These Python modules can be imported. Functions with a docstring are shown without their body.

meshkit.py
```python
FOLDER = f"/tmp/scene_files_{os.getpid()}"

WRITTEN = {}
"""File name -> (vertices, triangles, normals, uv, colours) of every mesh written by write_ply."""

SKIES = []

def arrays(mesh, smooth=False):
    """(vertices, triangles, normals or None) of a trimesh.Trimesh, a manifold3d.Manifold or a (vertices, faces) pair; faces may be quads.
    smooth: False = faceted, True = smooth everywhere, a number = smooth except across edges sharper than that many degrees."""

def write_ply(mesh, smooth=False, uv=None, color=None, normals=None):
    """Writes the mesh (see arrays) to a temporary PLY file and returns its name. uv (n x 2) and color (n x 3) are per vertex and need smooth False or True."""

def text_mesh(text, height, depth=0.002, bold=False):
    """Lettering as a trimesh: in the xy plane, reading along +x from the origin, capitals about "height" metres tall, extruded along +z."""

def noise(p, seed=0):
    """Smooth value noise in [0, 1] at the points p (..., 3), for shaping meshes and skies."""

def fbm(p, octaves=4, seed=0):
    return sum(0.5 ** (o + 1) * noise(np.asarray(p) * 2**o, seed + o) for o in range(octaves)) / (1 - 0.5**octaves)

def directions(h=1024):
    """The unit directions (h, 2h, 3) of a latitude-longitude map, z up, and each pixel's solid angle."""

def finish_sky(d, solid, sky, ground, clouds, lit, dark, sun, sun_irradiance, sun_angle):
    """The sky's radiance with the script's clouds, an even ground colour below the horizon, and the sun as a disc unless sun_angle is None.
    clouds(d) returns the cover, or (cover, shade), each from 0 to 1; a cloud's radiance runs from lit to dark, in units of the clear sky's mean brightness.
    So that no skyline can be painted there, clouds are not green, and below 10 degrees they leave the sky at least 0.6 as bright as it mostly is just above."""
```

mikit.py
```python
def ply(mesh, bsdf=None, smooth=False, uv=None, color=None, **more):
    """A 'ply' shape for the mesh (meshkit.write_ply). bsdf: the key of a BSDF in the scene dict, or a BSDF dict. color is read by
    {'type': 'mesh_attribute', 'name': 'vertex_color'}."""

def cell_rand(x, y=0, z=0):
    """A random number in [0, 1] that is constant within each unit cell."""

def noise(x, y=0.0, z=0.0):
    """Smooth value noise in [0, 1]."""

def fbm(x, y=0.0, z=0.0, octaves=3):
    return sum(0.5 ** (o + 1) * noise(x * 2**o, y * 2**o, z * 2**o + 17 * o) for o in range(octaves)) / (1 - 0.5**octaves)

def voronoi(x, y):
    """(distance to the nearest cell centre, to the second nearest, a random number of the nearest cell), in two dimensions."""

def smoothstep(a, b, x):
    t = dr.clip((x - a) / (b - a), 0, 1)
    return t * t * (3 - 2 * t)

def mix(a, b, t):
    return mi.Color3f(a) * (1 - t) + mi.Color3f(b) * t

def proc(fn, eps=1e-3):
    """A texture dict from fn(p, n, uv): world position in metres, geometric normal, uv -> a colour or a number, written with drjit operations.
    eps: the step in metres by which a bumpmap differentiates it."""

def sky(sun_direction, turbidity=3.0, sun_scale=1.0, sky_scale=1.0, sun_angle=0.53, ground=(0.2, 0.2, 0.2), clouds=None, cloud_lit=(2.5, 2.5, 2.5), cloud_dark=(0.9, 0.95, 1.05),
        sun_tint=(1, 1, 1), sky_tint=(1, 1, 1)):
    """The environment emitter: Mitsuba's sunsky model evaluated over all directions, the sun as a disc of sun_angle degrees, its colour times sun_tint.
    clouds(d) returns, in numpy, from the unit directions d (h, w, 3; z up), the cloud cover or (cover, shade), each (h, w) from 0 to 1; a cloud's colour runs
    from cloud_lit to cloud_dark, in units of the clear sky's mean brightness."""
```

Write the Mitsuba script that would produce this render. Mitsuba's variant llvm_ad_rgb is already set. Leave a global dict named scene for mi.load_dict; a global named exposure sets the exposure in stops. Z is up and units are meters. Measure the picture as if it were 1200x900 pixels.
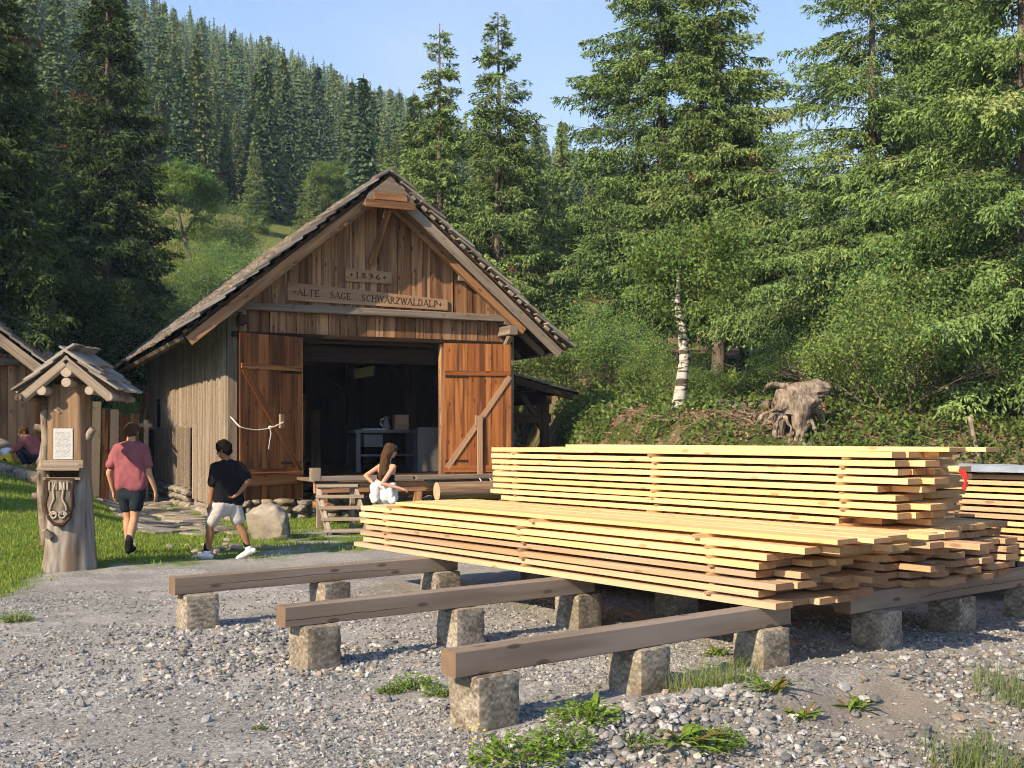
import math, random
import numpy as np, trimesh
import drjit as dr
import mitsuba as mi
import mikit, meshkit
from mikit import noise as N_, fbm as F_, voronoi as V_, cell_rand as CR, smoothstep as SS, mix as MIX
from manifold3d import Manifold
from shapely.geometry import Polygon, LineString, box as sbox
from shapely.ops import unary_union

T = mi.ScalarTransform4f
scene, labels = {}, {}

# ------------------------------------------------------------------ camera, sky, exposure
F_PIX = 1300.0                       # focal length in pixels of a 1200 px wide picture
scene['camera'] = {'type': 'perspective', 'fov_axis': 'x', 'fov': math.degrees(2 * math.atan(600 / F_PIX)),
                   'principal_point_offset_y': -63 / 900.0, 'near_clip': 0.05, 'far_clip': 5000.0,
                   'to_world': T().look_at(origin=[0, 0, 1.65], target=[0, 10, 1.65], up=[0, 0, 1])}
SUN = (-0.578, -0.620, 0.530)


def thin_clouds(d):
    q = d / np.maximum(d[..., 2:3], 0.06)
    n = meshkit.fbm(np.stack([q[..., 0] * 0.9, q[..., 1] * 0.35, q[..., 2] * 0], -1), 5, 4)
    return np.clip((n - 0.46) * 0.8, 0, 0.3) + 0.02


scene['sky'] = mikit.sky(SUN, turbidity=3.0, clouds=thin_clouds, cloud_lit=(1.7, 1.75, 2.0), cloud_dark=(1.3, 1.4, 1.6), sun_tint=(0.93, 0.97, 1.05), sky_tint=(0.90, 0.94, 1.10))
exposure = 2.85

# ------------------------------------------------------------------ materials


def rgb(c):
    return {'type': 'rgb', 'value': list(map(float, c))}


def wood_fn(dark, light, k=34.0, tone=0.5, knots=0.5, wear=None, wear_amt=0.0, end=None, crack=0.0):
    """uv.x runs along the grain in metres, uv.y across it plus 10 x a piece's number; uv.x under -500 is end grain."""
    end = end or tuple(0.7 * c for c in light)

    def fn(p, n, uv):
        u, w = uv.x, uv.y
        cid = dr.floor((w + 5) / 10)
        w = w - 10 * cid
        r = CR(cid, 3.0)
        r2 = CR(cid, 9.0)
        bend = N_(u * 0.6 + cid * 3.1, w * 3.0) * 0.06
        g = F_(u * 1.3 + cid * 7.7, (w + bend) * k, cid, 3)
        big = N_(u * 0.5 + cid * 13.3, w * 6.0)
        t = dr.clip(0.15 + 0.62 * g + 0.35 * (big - 0.5) + tone * (r - 0.5), 0, 1)
        col = MIX(dark, light, t)
        if wear is not None:
            ww = SS(0.45, 0.75, F_(u * 0.8 + cid * 5.0, w * 12.0, 3.0, 3)) * wear_amt
            col = MIX(col, wear, ww)
        if knots > 0:
            kd, _, kr = V_(u * 1.6 + cid * 3.7, w * 5.0 + cid)
            kn = (1 - SS(0.05, 0.11, kd)) * knots * dr.select(kr > 0.45, 1.0, 0.0)
            col = MIX(col, tuple(0.4 * c for c in dark), kn)
        if crack > 0:
            line = 0.03 * (r - 0.5) + 0.05 * (N_(u * 0.9 + cid * 2.0, 4.0) - 0.5) + 0.01 * N_(u * 9, cid)
            cw = dr.abs(dr.abs(w) - 0.30 - line + 0.0)
            cl = dr.minimum(dr.abs(w - line), dr.minimum(dr.abs(w - 0.2212 - line), dr.abs(w + 0.2212 - line)))
            on = SS(0.0035, 0.0015, cl) * SS(0.42, 0.55, N_(u * 0.8 + cid * 9.0, r))
            col = MIX(col, tuple(0.15 * c for c in dark), on * crack)
        ue = u + 1000
        rr = dr.sqrt(dr.square(ue + 0.06 * (r - 0.5)) + dr.square(w + 0.05 + 0.05 * r2))
        ring = 0.5 + 0.5 * dr.sin(rr * 520 + 3 * N_(ue * 60, w * 60))
        ecol = MIX(tuple(0.62 * c for c in end), end, 0.25 + 0.45 * ring + 0.5 * (r - 0.5) + 0.3 * (N_(ue * 30, w * 30, cid) - 0.5))
        return dr.select(u < -500, ecol, col)
    return fn


def diffuse(name, fn):
    scene[name] = {'type': 'twosided', 'bsdf': {'type': 'diffuse', 'reflectance': mikit.proc(fn) if callable(fn) else rgb(fn)}}


def rough(name, fn, r=0.5, **kw):
    scene[name] = {'type': 'twosided', 'bsdf': {'type': 'principled', 'base_color': mikit.proc(fn) if callable(fn) else rgb(fn), 'roughness': r, 'specular': 0.3, **kw}}


diffuse('m_lumber_fresh', wood_fn((0.60, 0.39, 0.18), (0.83, 0.60, 0.335), k=30, tone=0.5, knots=0.6, wear=(0.60, 0.43, 0.22), wear_amt=0.5, end=(0.42, 0.275, 0.15)))
diffuse('m_lumber_brown', wood_fn((0.39, 0.25, 0.15), (0.63, 0.45, 0.285), k=30, tone=0.55, knots=0.6, wear=(0.40, 0.315, 0.25), wear_amt=0.6, end=(0.34, 0.21, 0.125)))
diffuse('m_beam', wood_fn((0.145, 0.115, 0.092), (0.31, 0.245, 0.195), k=22, tone=0.2, knots=0.7, crack=0.9, wear=(0.28, 0.245, 0.215), wear_amt=0.6, end=(0.24, 0.17, 0.12)))
diffuse('m_plank_brown', wood_fn((0.145, 0.066, 0.03), (0.52, 0.305, 0.17), k=30, tone=0.65, knots=0.8, wear=(0.10, 0.055, 0.034), wear_amt=0.7))
diffuse('m_plank_red', wood_fn((0.14, 0.044, 0.016), (0.46, 0.19, 0.068), k=30, tone=0.45, knots=0.7, wear=(0.075, 0.032, 0.018), wear_amt=0.85))
diffuse('m_wood_grey', wood_fn((0.13, 0.105, 0.082), (0.37, 0.31, 0.25), k=34, tone=0.4, knots=0.5, wear=(0.13, 0.10, 0.08), wear_amt=0.6))
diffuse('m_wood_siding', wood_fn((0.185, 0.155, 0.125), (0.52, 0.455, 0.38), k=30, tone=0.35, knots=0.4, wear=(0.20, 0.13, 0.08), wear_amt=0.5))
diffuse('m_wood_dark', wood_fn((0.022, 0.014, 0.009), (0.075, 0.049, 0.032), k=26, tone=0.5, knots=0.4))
diffuse('m_sign_wood', wood_fn((0.24, 0.14, 0.085), (0.42, 0.28, 0.18), k=24, tone=0.1, knots=0.2, wear=(0.20, 0.11, 0.06), wear_amt=0.4))


def shingle_fn(p, n, uv):
    cid = dr.floor((uv.y + 5) / 10)
    w = uv.y - 10 * cid
    r = CR(cid, 4.0)
    g = F_(uv.x * 3 + cid * 5, w * 60, cid, 3)
    col = MIX((0.10, 0.09, 0.08), (0.40, 0.375, 0.34), dr.clip(0.1 + 0.55 * g + 0.6 * (r - 0.45), 0, 1))
    moss = SS(0.62, 0.8, F_(p.x * 2, p.y * 2, p.z * 2, 3))
    col = MIX(col, (0.07, 0.065, 0.04), 0.5 * moss)
    return dr.select(uv.x < -500, MIX((0.22, 0.17, 0.13), (0.50, 0.43, 0.35), r), col)


diffuse('m_shingle', shingle_fn)


def concrete_fn(p, n, uv):
    f = F_(p.x * 7, p.y * 7, p.z * 7, 4)
    g = F_(p.x * 48, p.y * 48, p.z * 48, 3)
    h = N_(p.x * 130, p.y * 130, p.z * 130)
    col = MIX((0.115, 0.10, 0.08), (0.40, 0.365, 0.31), dr.clip(f * 1.3 + g * 1.5 - 0.95, 0, 1))
    col = MIX(col, (0.42, 0.385, 0.32), SS(0.62, 0.8, g) * 0.6)
    col = MIX(col, (0.055, 0.045, 0.032), SS(0.66, 0.85, h) * SS(0.40, 0.6, f) * 0.7)
    stain = SS(0.48, 0.66, F_(p.x * 4 + 9, p.y * 4, p.z * 2.6, 4))
    return MIX(col, (0.13, 0.105, 0.07), 0.45 * stain)


diffuse('m_concrete', concrete_fn)


def stone_fn(p, n, uv):
    f = F_(p.x * 7, p.y * 7, p.z * 7, 4)
    s = F_(p.x * 30, p.y * 30, p.z * 30, 2)
    cid = dr.floor((uv.y + 5) / 10)
    col = MIX((0.13, 0.12, 0.105), (0.42, 0.39, 0.345), dr.clip(0.9 * f + 0.5 * s - 0.25 + 0.35 * (CR(cid, 2.0) - 0.5), 0, 1))
    col = MIX(col, (0.27, 0.21, 0.15), 0.28 * SS(0.5, 0.75, CR(cid, 7.0)))
    return MIX(col, (0.09, 0.085, 0.06), SS(0.6, 0.75, F_(p.x * 3.3, p.y * 3.3, p.z * 3.3 + 4, 3)) * 0.7)


diffuse('m_stone', stone_fn)


def pebble_fn(p, n, uv):
    cid = dr.floor((uv.y + 5) / 10)
    r, r2 = CR(cid, 2.0), CR(cid, 5.0)
    col = MIX((0.12, 0.125, 0.128), (0.40, 0.402, 0.40), r * r * 0.8 + 0.2 * r)
    col = MIX(col, (0.30, 0.225, 0.16), 0.6 * SS(0.84, 0.97, r2))
    return col * (0.75 + 0.5 * N_(p.x * 60, p.y * 60, p.z * 60))


diffuse('m_pebble', pebble_fn)


def lawn_mask(x, y, wob):
    """1 on the lawn, 0 on the gravel yard (drjit or numpy scalars alike)."""
    a = (-4.95 - 0.10 * (y - 10) + 0.9 * wob) - x            # west of the yard
    b = (y - 14.25 - 0.92 * (x + 4.2) + 1.6 * wob) * 0.72    # beyond the yard
    return a, b


def yard_edge(x):
    """y below which the yard falls away towards the camera (front right)."""
    return 6.05 + 0.62 * (x - 0.2)


def ground_fn(p, n, uv):
    x, y = p.x, p.y
    wob = F_(x * 0.8, y * 0.8, 1.0, 4) - 0.5
    wob2 = F_(x * 5, y * 5, 7.0, 3) - 0.5
    # gravel
    v1, v2, vr = V_(x * 34, y * 34)
    w1, w2, wr = V_(x * 75, y * 75)
    fine = MIX((0.15, 0.15, 0.148), (0.36, 0.357, 0.345), wr) * (0.5 + 0.5 * SS(0.02, 0.22, w2 - w1))
    peb = MIX((0.18, 0.18, 0.178), (0.42, 0.415, 0.40), vr)
    grav = MIX(fine, peb, SS(0.05, 0.16, v2 - v1) * SS(0.45, 0.6, F_(x * 2.2, y * 2.2, 3.0, 3)))
    dust = SS(0.42, 0.66, F_(x * 0.55, y * 1.1, 9.0, 4))
    grav = MIX(grav, (0.30, 0.29, 0.265), 0.45 * dust)
    # front slope: brown dirt
    soil = MIX((0.11, 0.09, 0.07), (0.29, 0.245, 0.195), F_(x * 6, y * 6, 2.0, 4)) * (0.6 + 0.4 * SS(0.0, 0.25, w2 - w1))
    soil = MIX(soil, grav, 0.35)
    edge = 6.05 + 0.62 * (x - 0.2)
    col = MIX(grav, soil, SS(0.15, -0.25, y - edge + 0.6 * wob + 0.4 * wob2) * SS(0.0, 0.6, x + 0.3))
    # lawn
    grass = MIX((0.06, 0.10, 0.02), (0.15, 0.21, 0.048), F_(x * 3, y * 3, 4.0, 4))
    grass = MIX(grass, (0.15, 0.13, 0.06), 0.5 * SS(0.55, 0.75, F_(x * 1.7, y * 1.7, 12.0, 3)))
    a, b = lawn_mask(x, y, wob + 0.5 * wob2)
    lawn = dr.maximum(SS(0.05, 0.5, a), SS(0.0, 0.45, b)) * SS(8.2, 10.4, y + 1.2 * wob)
    lawn *= 1 - SS(-4.7, -3.6, x) * SS(0.60, 0.40, F_(x * 1.3, y * 2.0, 15.0, 3)) * SS(21.0, 19.0, y)
    lawn *= SS(0.6, -0.4, x)
    col = MIX(col, grass, lawn)
    # bank behind the stacks
    litter = MIX((0.06, 0.042, 0.028), (0.27, 0.20, 0.14), dr.clip(F_(x * 6, y * 6, p.z * 6, 4) * 0.9 + F_(x * 40, y * 40, p.z * 40, 2) * 0.7 - 0.3, 0, 1))
    bank = SS(14.6, 15.8, y + 1.0 * wob) * dr.maximum(SS(1.0, 2.2, x), SS(20.0, 22.0, y) * SS(-0.3, 0.4, x))
    green = MIX((0.035, 0.055, 0.016), (0.075, 0.10, 0.03), F_(x * 17, y * 17, p.z * 17, 3))
    litter = MIX(litter, green, SS(0.44, 0.56, F_(x * 2.3, y * 2.3, p.z * 2.3, 4)))
    return MIX(col, litter, bank)


diffuse('m_ground', ground_fn)


def hill_fn(p, n, uv):
    f = F_(p.x * 0.12, p.y * 0.12, 3.0, 4)
    g = F_(p.x * 1.1, p.y * 1.1, 5.0, 3)
    col = MIX((0.08, 0.115, 0.030), (0.19, 0.21, 0.065), dr.clip(0.2 + 0.7 * g, 0, 1))
    return MIX(col, (0.20, 0.17, 0.085), SS(0.5, 0.68, f) * 0.6)


diffuse('m_hill', hill_fn)


def bark_fn(p, n, uv):
    f = F_(p.x * 14, p.y * 14, p.z * 4, 4)
    return MIX((0.055, 0.043, 0.034), (0.24, 0.205, 0.17), dr.clip(f * 1.6 - 0.35, 0, 1))


diffuse('m_bark', bark_fn)


def birch_fn(p, n, uv):
    f = F_(p.x * 4, p.y * 4, p.z * 16, 3)
    return MIX((0.07, 0.06, 0.05), (0.46, 0.43, 0.38), SS(0.40, 0.55, f))


diffuse('m_birch', birch_fn)
VC = {'type': 'mesh_attribute', 'name': 'vertex_color'}
scene['m_needle'] = {'type': 'twosided', 'bsdf': {'type': 'diffuse', 'reflectance': VC}}
scene['m_leaf'] = {'type': 'principledthin', 'base_color': VC, 'roughness': 0.55, 'diff_trans': 0.75, 'spec_trans': 0.0}
scene['m_blade'] = {'type': 'principledthin', 'base_color': VC, 'roughness': 0.6, 'diff_trans': 0.6, 'spec_trans': 0.0}


def log_fn(p, n, uv):
    """Bleached, weathered log: grey outside, planed warm face (uv.y > 5 marks the face)."""
    th = uv.y
    g = F_(p.x * 22, p.y * 22, p.z * 1.6, 4)
    grey = MIX((0.095, 0.085, 0.075), (0.37, 0.34, 0.31), dr.clip(1.5 * g - 0.25, 0, 1))
    grey = MIX(grey, (0.15, 0.105, 0.07), SS(0.48, 0.66, F_(p.x * 5, p.y * 5, p.z * 0.9, 4)) * 0.75)
    face = MIX((0.095, 0.055, 0.032), (0.33, 0.215, 0.13), dr.clip(1.4 * F_(p.x * 26, p.y * 26, p.z * 1.1, 3) - 0.2, 0, 1))
    top = SS(1.05, 1.35, p.z)
    return MIX(grey, face, top * 0.9)


diffuse('m_post_log', log_fn)
diffuse('m_root', lambda p, n, uv: MIX((0.05, 0.038, 0.028), (0.38, 0.315, 0.255), dr.clip(1.1 * F_(p.x * 34, p.y * 34, p.z * 6, 3) + 0.9 * F_(p.x * 6, p.y * 6, p.z * 6, 3) - 0.55, 0, 1)))


def round_log_fn(p, n, uv):
    s = p.x * 0.908 + p.y * 0.419
    g = F_(s * 1.2, p.z * 26 + 3, (p.y - p.x * 0.46) * 26, 3)
    col = MIX((0.11, 0.065, 0.04), (0.36, 0.25, 0.165), dr.clip(1.4 * g - 0.2, 0, 1))
    return MIX(col, (0.44, 0.35, 0.26), SS(0.85, 0.95, dr.abs(n.x * 0.908 + n.y * 0.419)))


diffuse('m_round_log', round_log_fn)
diffuse('m_letter', (0.055, 0.03, 0.018))


def paper_fn(p, n, uv):
    """A notice: rows of print too small to read."""
    row = dr.floor(uv.y * 26)
    inrow = uv.y * 26 - row
    word = CR(dr.floor(uv.x * 22 + 5 * CR(row, 1.0)), row)
    ink = dr.select((inrow > 0.3) & (inrow < 0.72) & (word > 0.22) & (uv.x > 0.1) & (uv.x < 0.9) & (uv.y > 0.08) & (uv.y < 0.9), 0.55, 0.0)
    return MIX((0.44, 0.45, 0.46), (0.10, 0.10, 0.11), ink)


diffuse('m_paper', paper_fn)
rough('m_metal', (0.10, 0.105, 0.115), 0.45, metallic=0.6)
rough('m_grey_board', (0.13, 0.13, 0.127), 0.6)
rough('m_metal_pale', (0.62, 0.62, 0.63), 0.45)
rough('m_rope', (0.62, 0.58, 0.52), 0.9)
rough('m_yellow_lath', (0.70, 0.52, 0.24), 0.9)
rough('m_red', (0.62, 0.02, 0.02), 0.5)


def tarp_fn(p, n, uv):
    return MIX((0.17, 0.21, 0.26), (0.34, 0.38, 0.43), F_(p.x * 5, p.y * 5, p.z * 9, 3))


rough('m_tarp', tarp_fn, 0.45)
scene['m_pane'] = {'type': 'principledthin', 'base_color': rgb((0.95, 0.88, 0.62)), 'roughness': 0.7, 'diff_trans': 1.9, 'spec_trans': 0.0}


def cloth_fn(base, amp=0.25, k=40):
    def fn(p, n, uv):
        return mi.Color3f(base) * (1 - amp + 2 * amp * F_(p.x * k, p.y * k, p.z * k, 3))
    return fn


diffuse('m_skin', cloth_fn((0.50, 0.285, 0.19), 0.10, 14))
diffuse('m_skin_tan', cloth_fn((0.28, 0.145, 0.085), 0.10, 14))
diffuse('m_shirt_rose', cloth_fn((0.265, 0.092, 0.108), 0.18, 9))
diffuse('m_shirt_black', cloth_fn((0.013, 0.013, 0.015), 0.2, 9))
diffuse('m_shorts_navy', cloth_fn((0.022, 0.028, 0.040), 0.2, 9))
diffuse('m_cloth_pale', cloth_fn((0.42, 0.41, 0.40), 0.14, 9))
diffuse('m_cloth_white', cloth_fn((0.66, 0.66, 0.67), 0.10, 9))
diffuse('m_denim', cloth_fn((0.17, 0.22, 0.29), 0.2, 20))
diffuse('m_hair_brown', cloth_fn((0.070, 0.040, 0.024), 0.5, 45))
diffuse('m_hair_black', cloth_fn((0.012, 0.009, 0.008), 0.5, 45))
diffuse('m_eye', (0.02, 0.015, 0.012))
diffuse('m_yellow_cloth', (0.72, 0.50, 0.04))

# ------------------------------------------------------------------ keys, labels, mesh helpers
_count = {}


def numbered(key):
    n = _count.get(key, 0)
    _count[key] = n + 1
    return key if n == 0 else f'{key}_{n:03d}'


def thing(name, label, cat, group=None):
    """Key of a thing; its parts' keys start with it."""
    k = numbered(name)
    labels[k] = {'label': label, 'category': cat}
    if group:
        labels[k]['group'] = group
    return k


def put(key, mesh, mat, smooth=False, uv=None, color=None, **kw):
    """ONE entry of the scene under exactly this key."""
    scene[key] = mikit.ply(mesh, mat, smooth, uv=uv, color=color, **kw)
    return key


def part(parent, name, mesh, mat, smooth=False, label=None, kind=None, **kw):
    k = numbered(parent + '__' + name)
    put(k, mesh, mat, smooth, **kw)
    if label or kind:
        labels[k] = {}
        if label:
            labels[k]['label'] = label
        if kind:
            labels[k]['kind'] = kind
    return k


def struct(key, mesh, mat, smooth=False, kind='structure', label=None, **kw):
    put(key, mesh, mat, smooth, **kw)
    labels[key] = {'kind': kind}
    if label:
        labels[key]['label'] = label
    return key


class Bag:
    """Gathers vertices, triangles and uv of several pieces that make one part."""

    def __init__(self):
        self.v, self.f, self.u, self.c, self.n = [], [], [], [], 0

    def add(self, v, f, uv=None, col=None):
        v = np.asarray(v, float)
        self.v.append(v)
        self.f.append(np.asarray(f, int) + self.n)
        self.u.append(np.zeros((len(v), 2)) if uv is None else np.asarray(uv, float))
        self.c.append(np.full((len(v), 3), 0.5) if col is None else np.broadcast_to(col, (len(v), 3)))
        self.n += len(v)
        return self

    def mesh(self):
        return np.vstack(self.v), np.vstack(self.f)

    def uv(self):
        return np.vstack(self.u)

    def col(self):
        return np.vstack(self.c)


def frame(ex, ey=None, ez=None):
    """Rotation matrix (columns) with x along ex and z as near ez as can be."""
    ex = np.asarray(ex, float)
    ex = ex / np.linalg.norm(ex)
    if ey is not None:
        ey = np.asarray(ey, float)
        ez = np.cross(ex, ey)
    else:
        ez = np.asarray([0, 0, 1.0] if ez is None else ez, float)
    ez = ez - ex * (ez @ ex)
    if np.linalg.norm(ez) < 1e-6:
        ez = np.cross(ex, [0, 1, 0.01])
    ez /= np.linalg.norm(ez)
    return np.stack([ex, np.cross(ez, ex), ez], 1)


_tone = random.Random(5)


def stick(L, W, H, R, c, ch=0.0, tone=None, bow=0.0, nseg=1, taper=0.0, rng=None):
    """A squared piece of wood: length L along R's x, width W along y, height H along z, centred on c; ch = chamfer of the long edges.
    Returns (v, f, uv) with grain uv (see wood_fn)."""
    tone = _tone.randrange(1, 400) if tone is None else tone
    a, b = W / 2, H / 2
    if ch > 0:
        pr = np.array([(-a + ch, -b), (a - ch, -b), (a, -b + ch), (a, b - ch), (a - ch, b), (-a + ch, b), (-a, b - ch), (-a, -b + ch)])
    else:
        pr = np.array([(-a, -b), (a, -b), (a, b), (-a, b)])
    n = len(pr)
    per = np.r_[0, np.cumsum(np.linalg.norm(np.roll(pr, -1, 0) - pr, axis=1))]
    xs = np.linspace(-L / 2, L / 2, nseg + 1)
    V, F, U = [], [], []
    k = 0
    for i in range(n):
        p, q = pr[i], pr[(i + 1) % n]
        for j, x in enumerate(xs):
            s = 1 - taper * (x / L + 0.5)
            zb = bow * (1 - (2 * x / L) ** 2)
            V += [(x, p[0] * s, p[1] * s + zb), (x, q[0] * s, q[1] * s + zb)]
            U += [(x, per[i] - per[-1] / 2 + 10 * tone), (x, per[i + 1] - per[-1] / 2 + 10 * tone)]
        for j in range(nseg):
            o = k + 2 * j
            F += [(o, o + 2, o + 3), (o, o + 3, o + 1)]
        k += 2 * (nseg + 1)
    for sgn, x in ((1, L / 2), (-1, -L / 2)):
        s = 1 - taper * (x / L + 0.5)
        V += [(x, y * s, z * s) for y, z in pr]
        U += [(-1000 + y, z + 10 * tone) for y, z in pr]
        for i in range(1, n - 1):
            F.append((k, k + i, k + i + 1) if sgn > 0 else (k, k + i + 1, k + i))
        k += n
    V = np.array(V) @ np.asarray(R).T + np.asarray(c, float)
    F = np.array(F)
    return V, F, np.array(U)


def between(p, q, W, H, up=(0, 0, 1), **kw):
    p, q = np.asarray(p, float), np.asarray(q, float)
    return stick(np.linalg.norm(q - p), W, H, frame(q - p, ez=up), (p + q) / 2, **kw)


def sput(key, s, mat, **kw):
    return put(key, s[:2], mat, uv=s[2], **kw)


def spart(parent, name, s, mat, **kw):
    return part(parent, name, s[:2], mat, uv=s[2], **kw)


def tube(pts, rad, seg=8, cap=True):
    """Tapered tube through the points."""
    pts = np.asarray(pts, float)
    rad = np.broadcast_to(rad, len(pts))
    d = np.gradient(pts, axis=0)
    V = []
    ref = np.array([0.3, 0.2, 1.0]) if abs(d[0][2]) < 0.9 * np.linalg.norm(d[0]) else np.array([1.0, 0.2, 0.1])
    ang = np.arange(seg) * 2 * np.pi / seg
    for p, t, r in zip(pts, d, rad):
        t = t / (np.linalg.norm(t) + 1e-12)
        a = np.cross(ref, t)
        a /= np.linalg.norm(a)
        b = np.cross(t, a)
        V.append(p + r * (np.cos(ang)[:, None] * a + np.sin(ang)[:, None] * b))
    V = np.vstack(V)
    F = []
    n = len(pts)
    for i in range(n - 1):
        for j in range(seg):
            A, B = i * seg + j, i * seg + (j + 1) % seg
            F += [(A, B, B + seg), (A, B + seg, A + seg)]
    if cap:
        V = np.vstack([V, pts[:1], pts[-1:]])
        for j in range(seg):
            F.append((n * seg, (j + 1) % seg, j))
            F.append((n * seg + 1, (n - 1) * seg + j, (n - 1) * seg + (j + 1) % seg))
    return V, np.array(F)


def rock(rng, size, sub=2, rough_=0.25, flat=1.0):
    m = trimesh.creation.icosphere(subdivisions=sub)
    v = np.array(m.vertices)
    s = rng.integers(0, 10000)
    n = meshkit.fbm(v * 1.3 + s, 3, int(s) % 97) - 0.5
    v = v * (1 + rough_ * 2 * n)[:, None]
    # a few flat facets
    for _ in range(5):
        d = rng.normal(size=3)
        d /= np.linalg.norm(d)
        h = v @ d
        lim = rng.uniform(0.55, 0.85)
        v = v - np.maximum(h - lim, 0)[:, None] * d * 0.85
    return v * np.asarray(size) * np.array([1, 1, flat]), np.array(m.faces)

# ------------------------------------------------------------------ the lie of the land
A_B = math.radians(24.8)
BC = np.array([-5.62, 22.0])
BU = np.array([math.cos(A_B), math.sin(A_B)])          # along the barn's front
BV = np.array([-math.sin(A_B), math.cos(A_B)])         # along its ridge, away from the yard


def BP(s, t, z):
    q = BC + s * BU + t * BV
    return np.array([q[0], q[1], z])


R_B = np.array([[BU[0], BV[0], 0], [BU[1], BV[1], 0], [0, 0, 1.0]])
TO = np.array([-0.30, 6.29])
T1 = np.array([0.615, -0.788])
T1 = T1 / np.linalg.norm(T1)                            # along the boards, towards the camera
T2 = np.array([-T1[1], T1[0]])                          # along the bearers, away


def TP(a, b, z):
    q = TO + a * T1 + b * T2
    return np.array([q[0], q[1], z])


def sstep(a, b, x):
    t = np.clip((x - a) / (b - a), 0, 1)
    return t * t * (3 - 2 * t)


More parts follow.
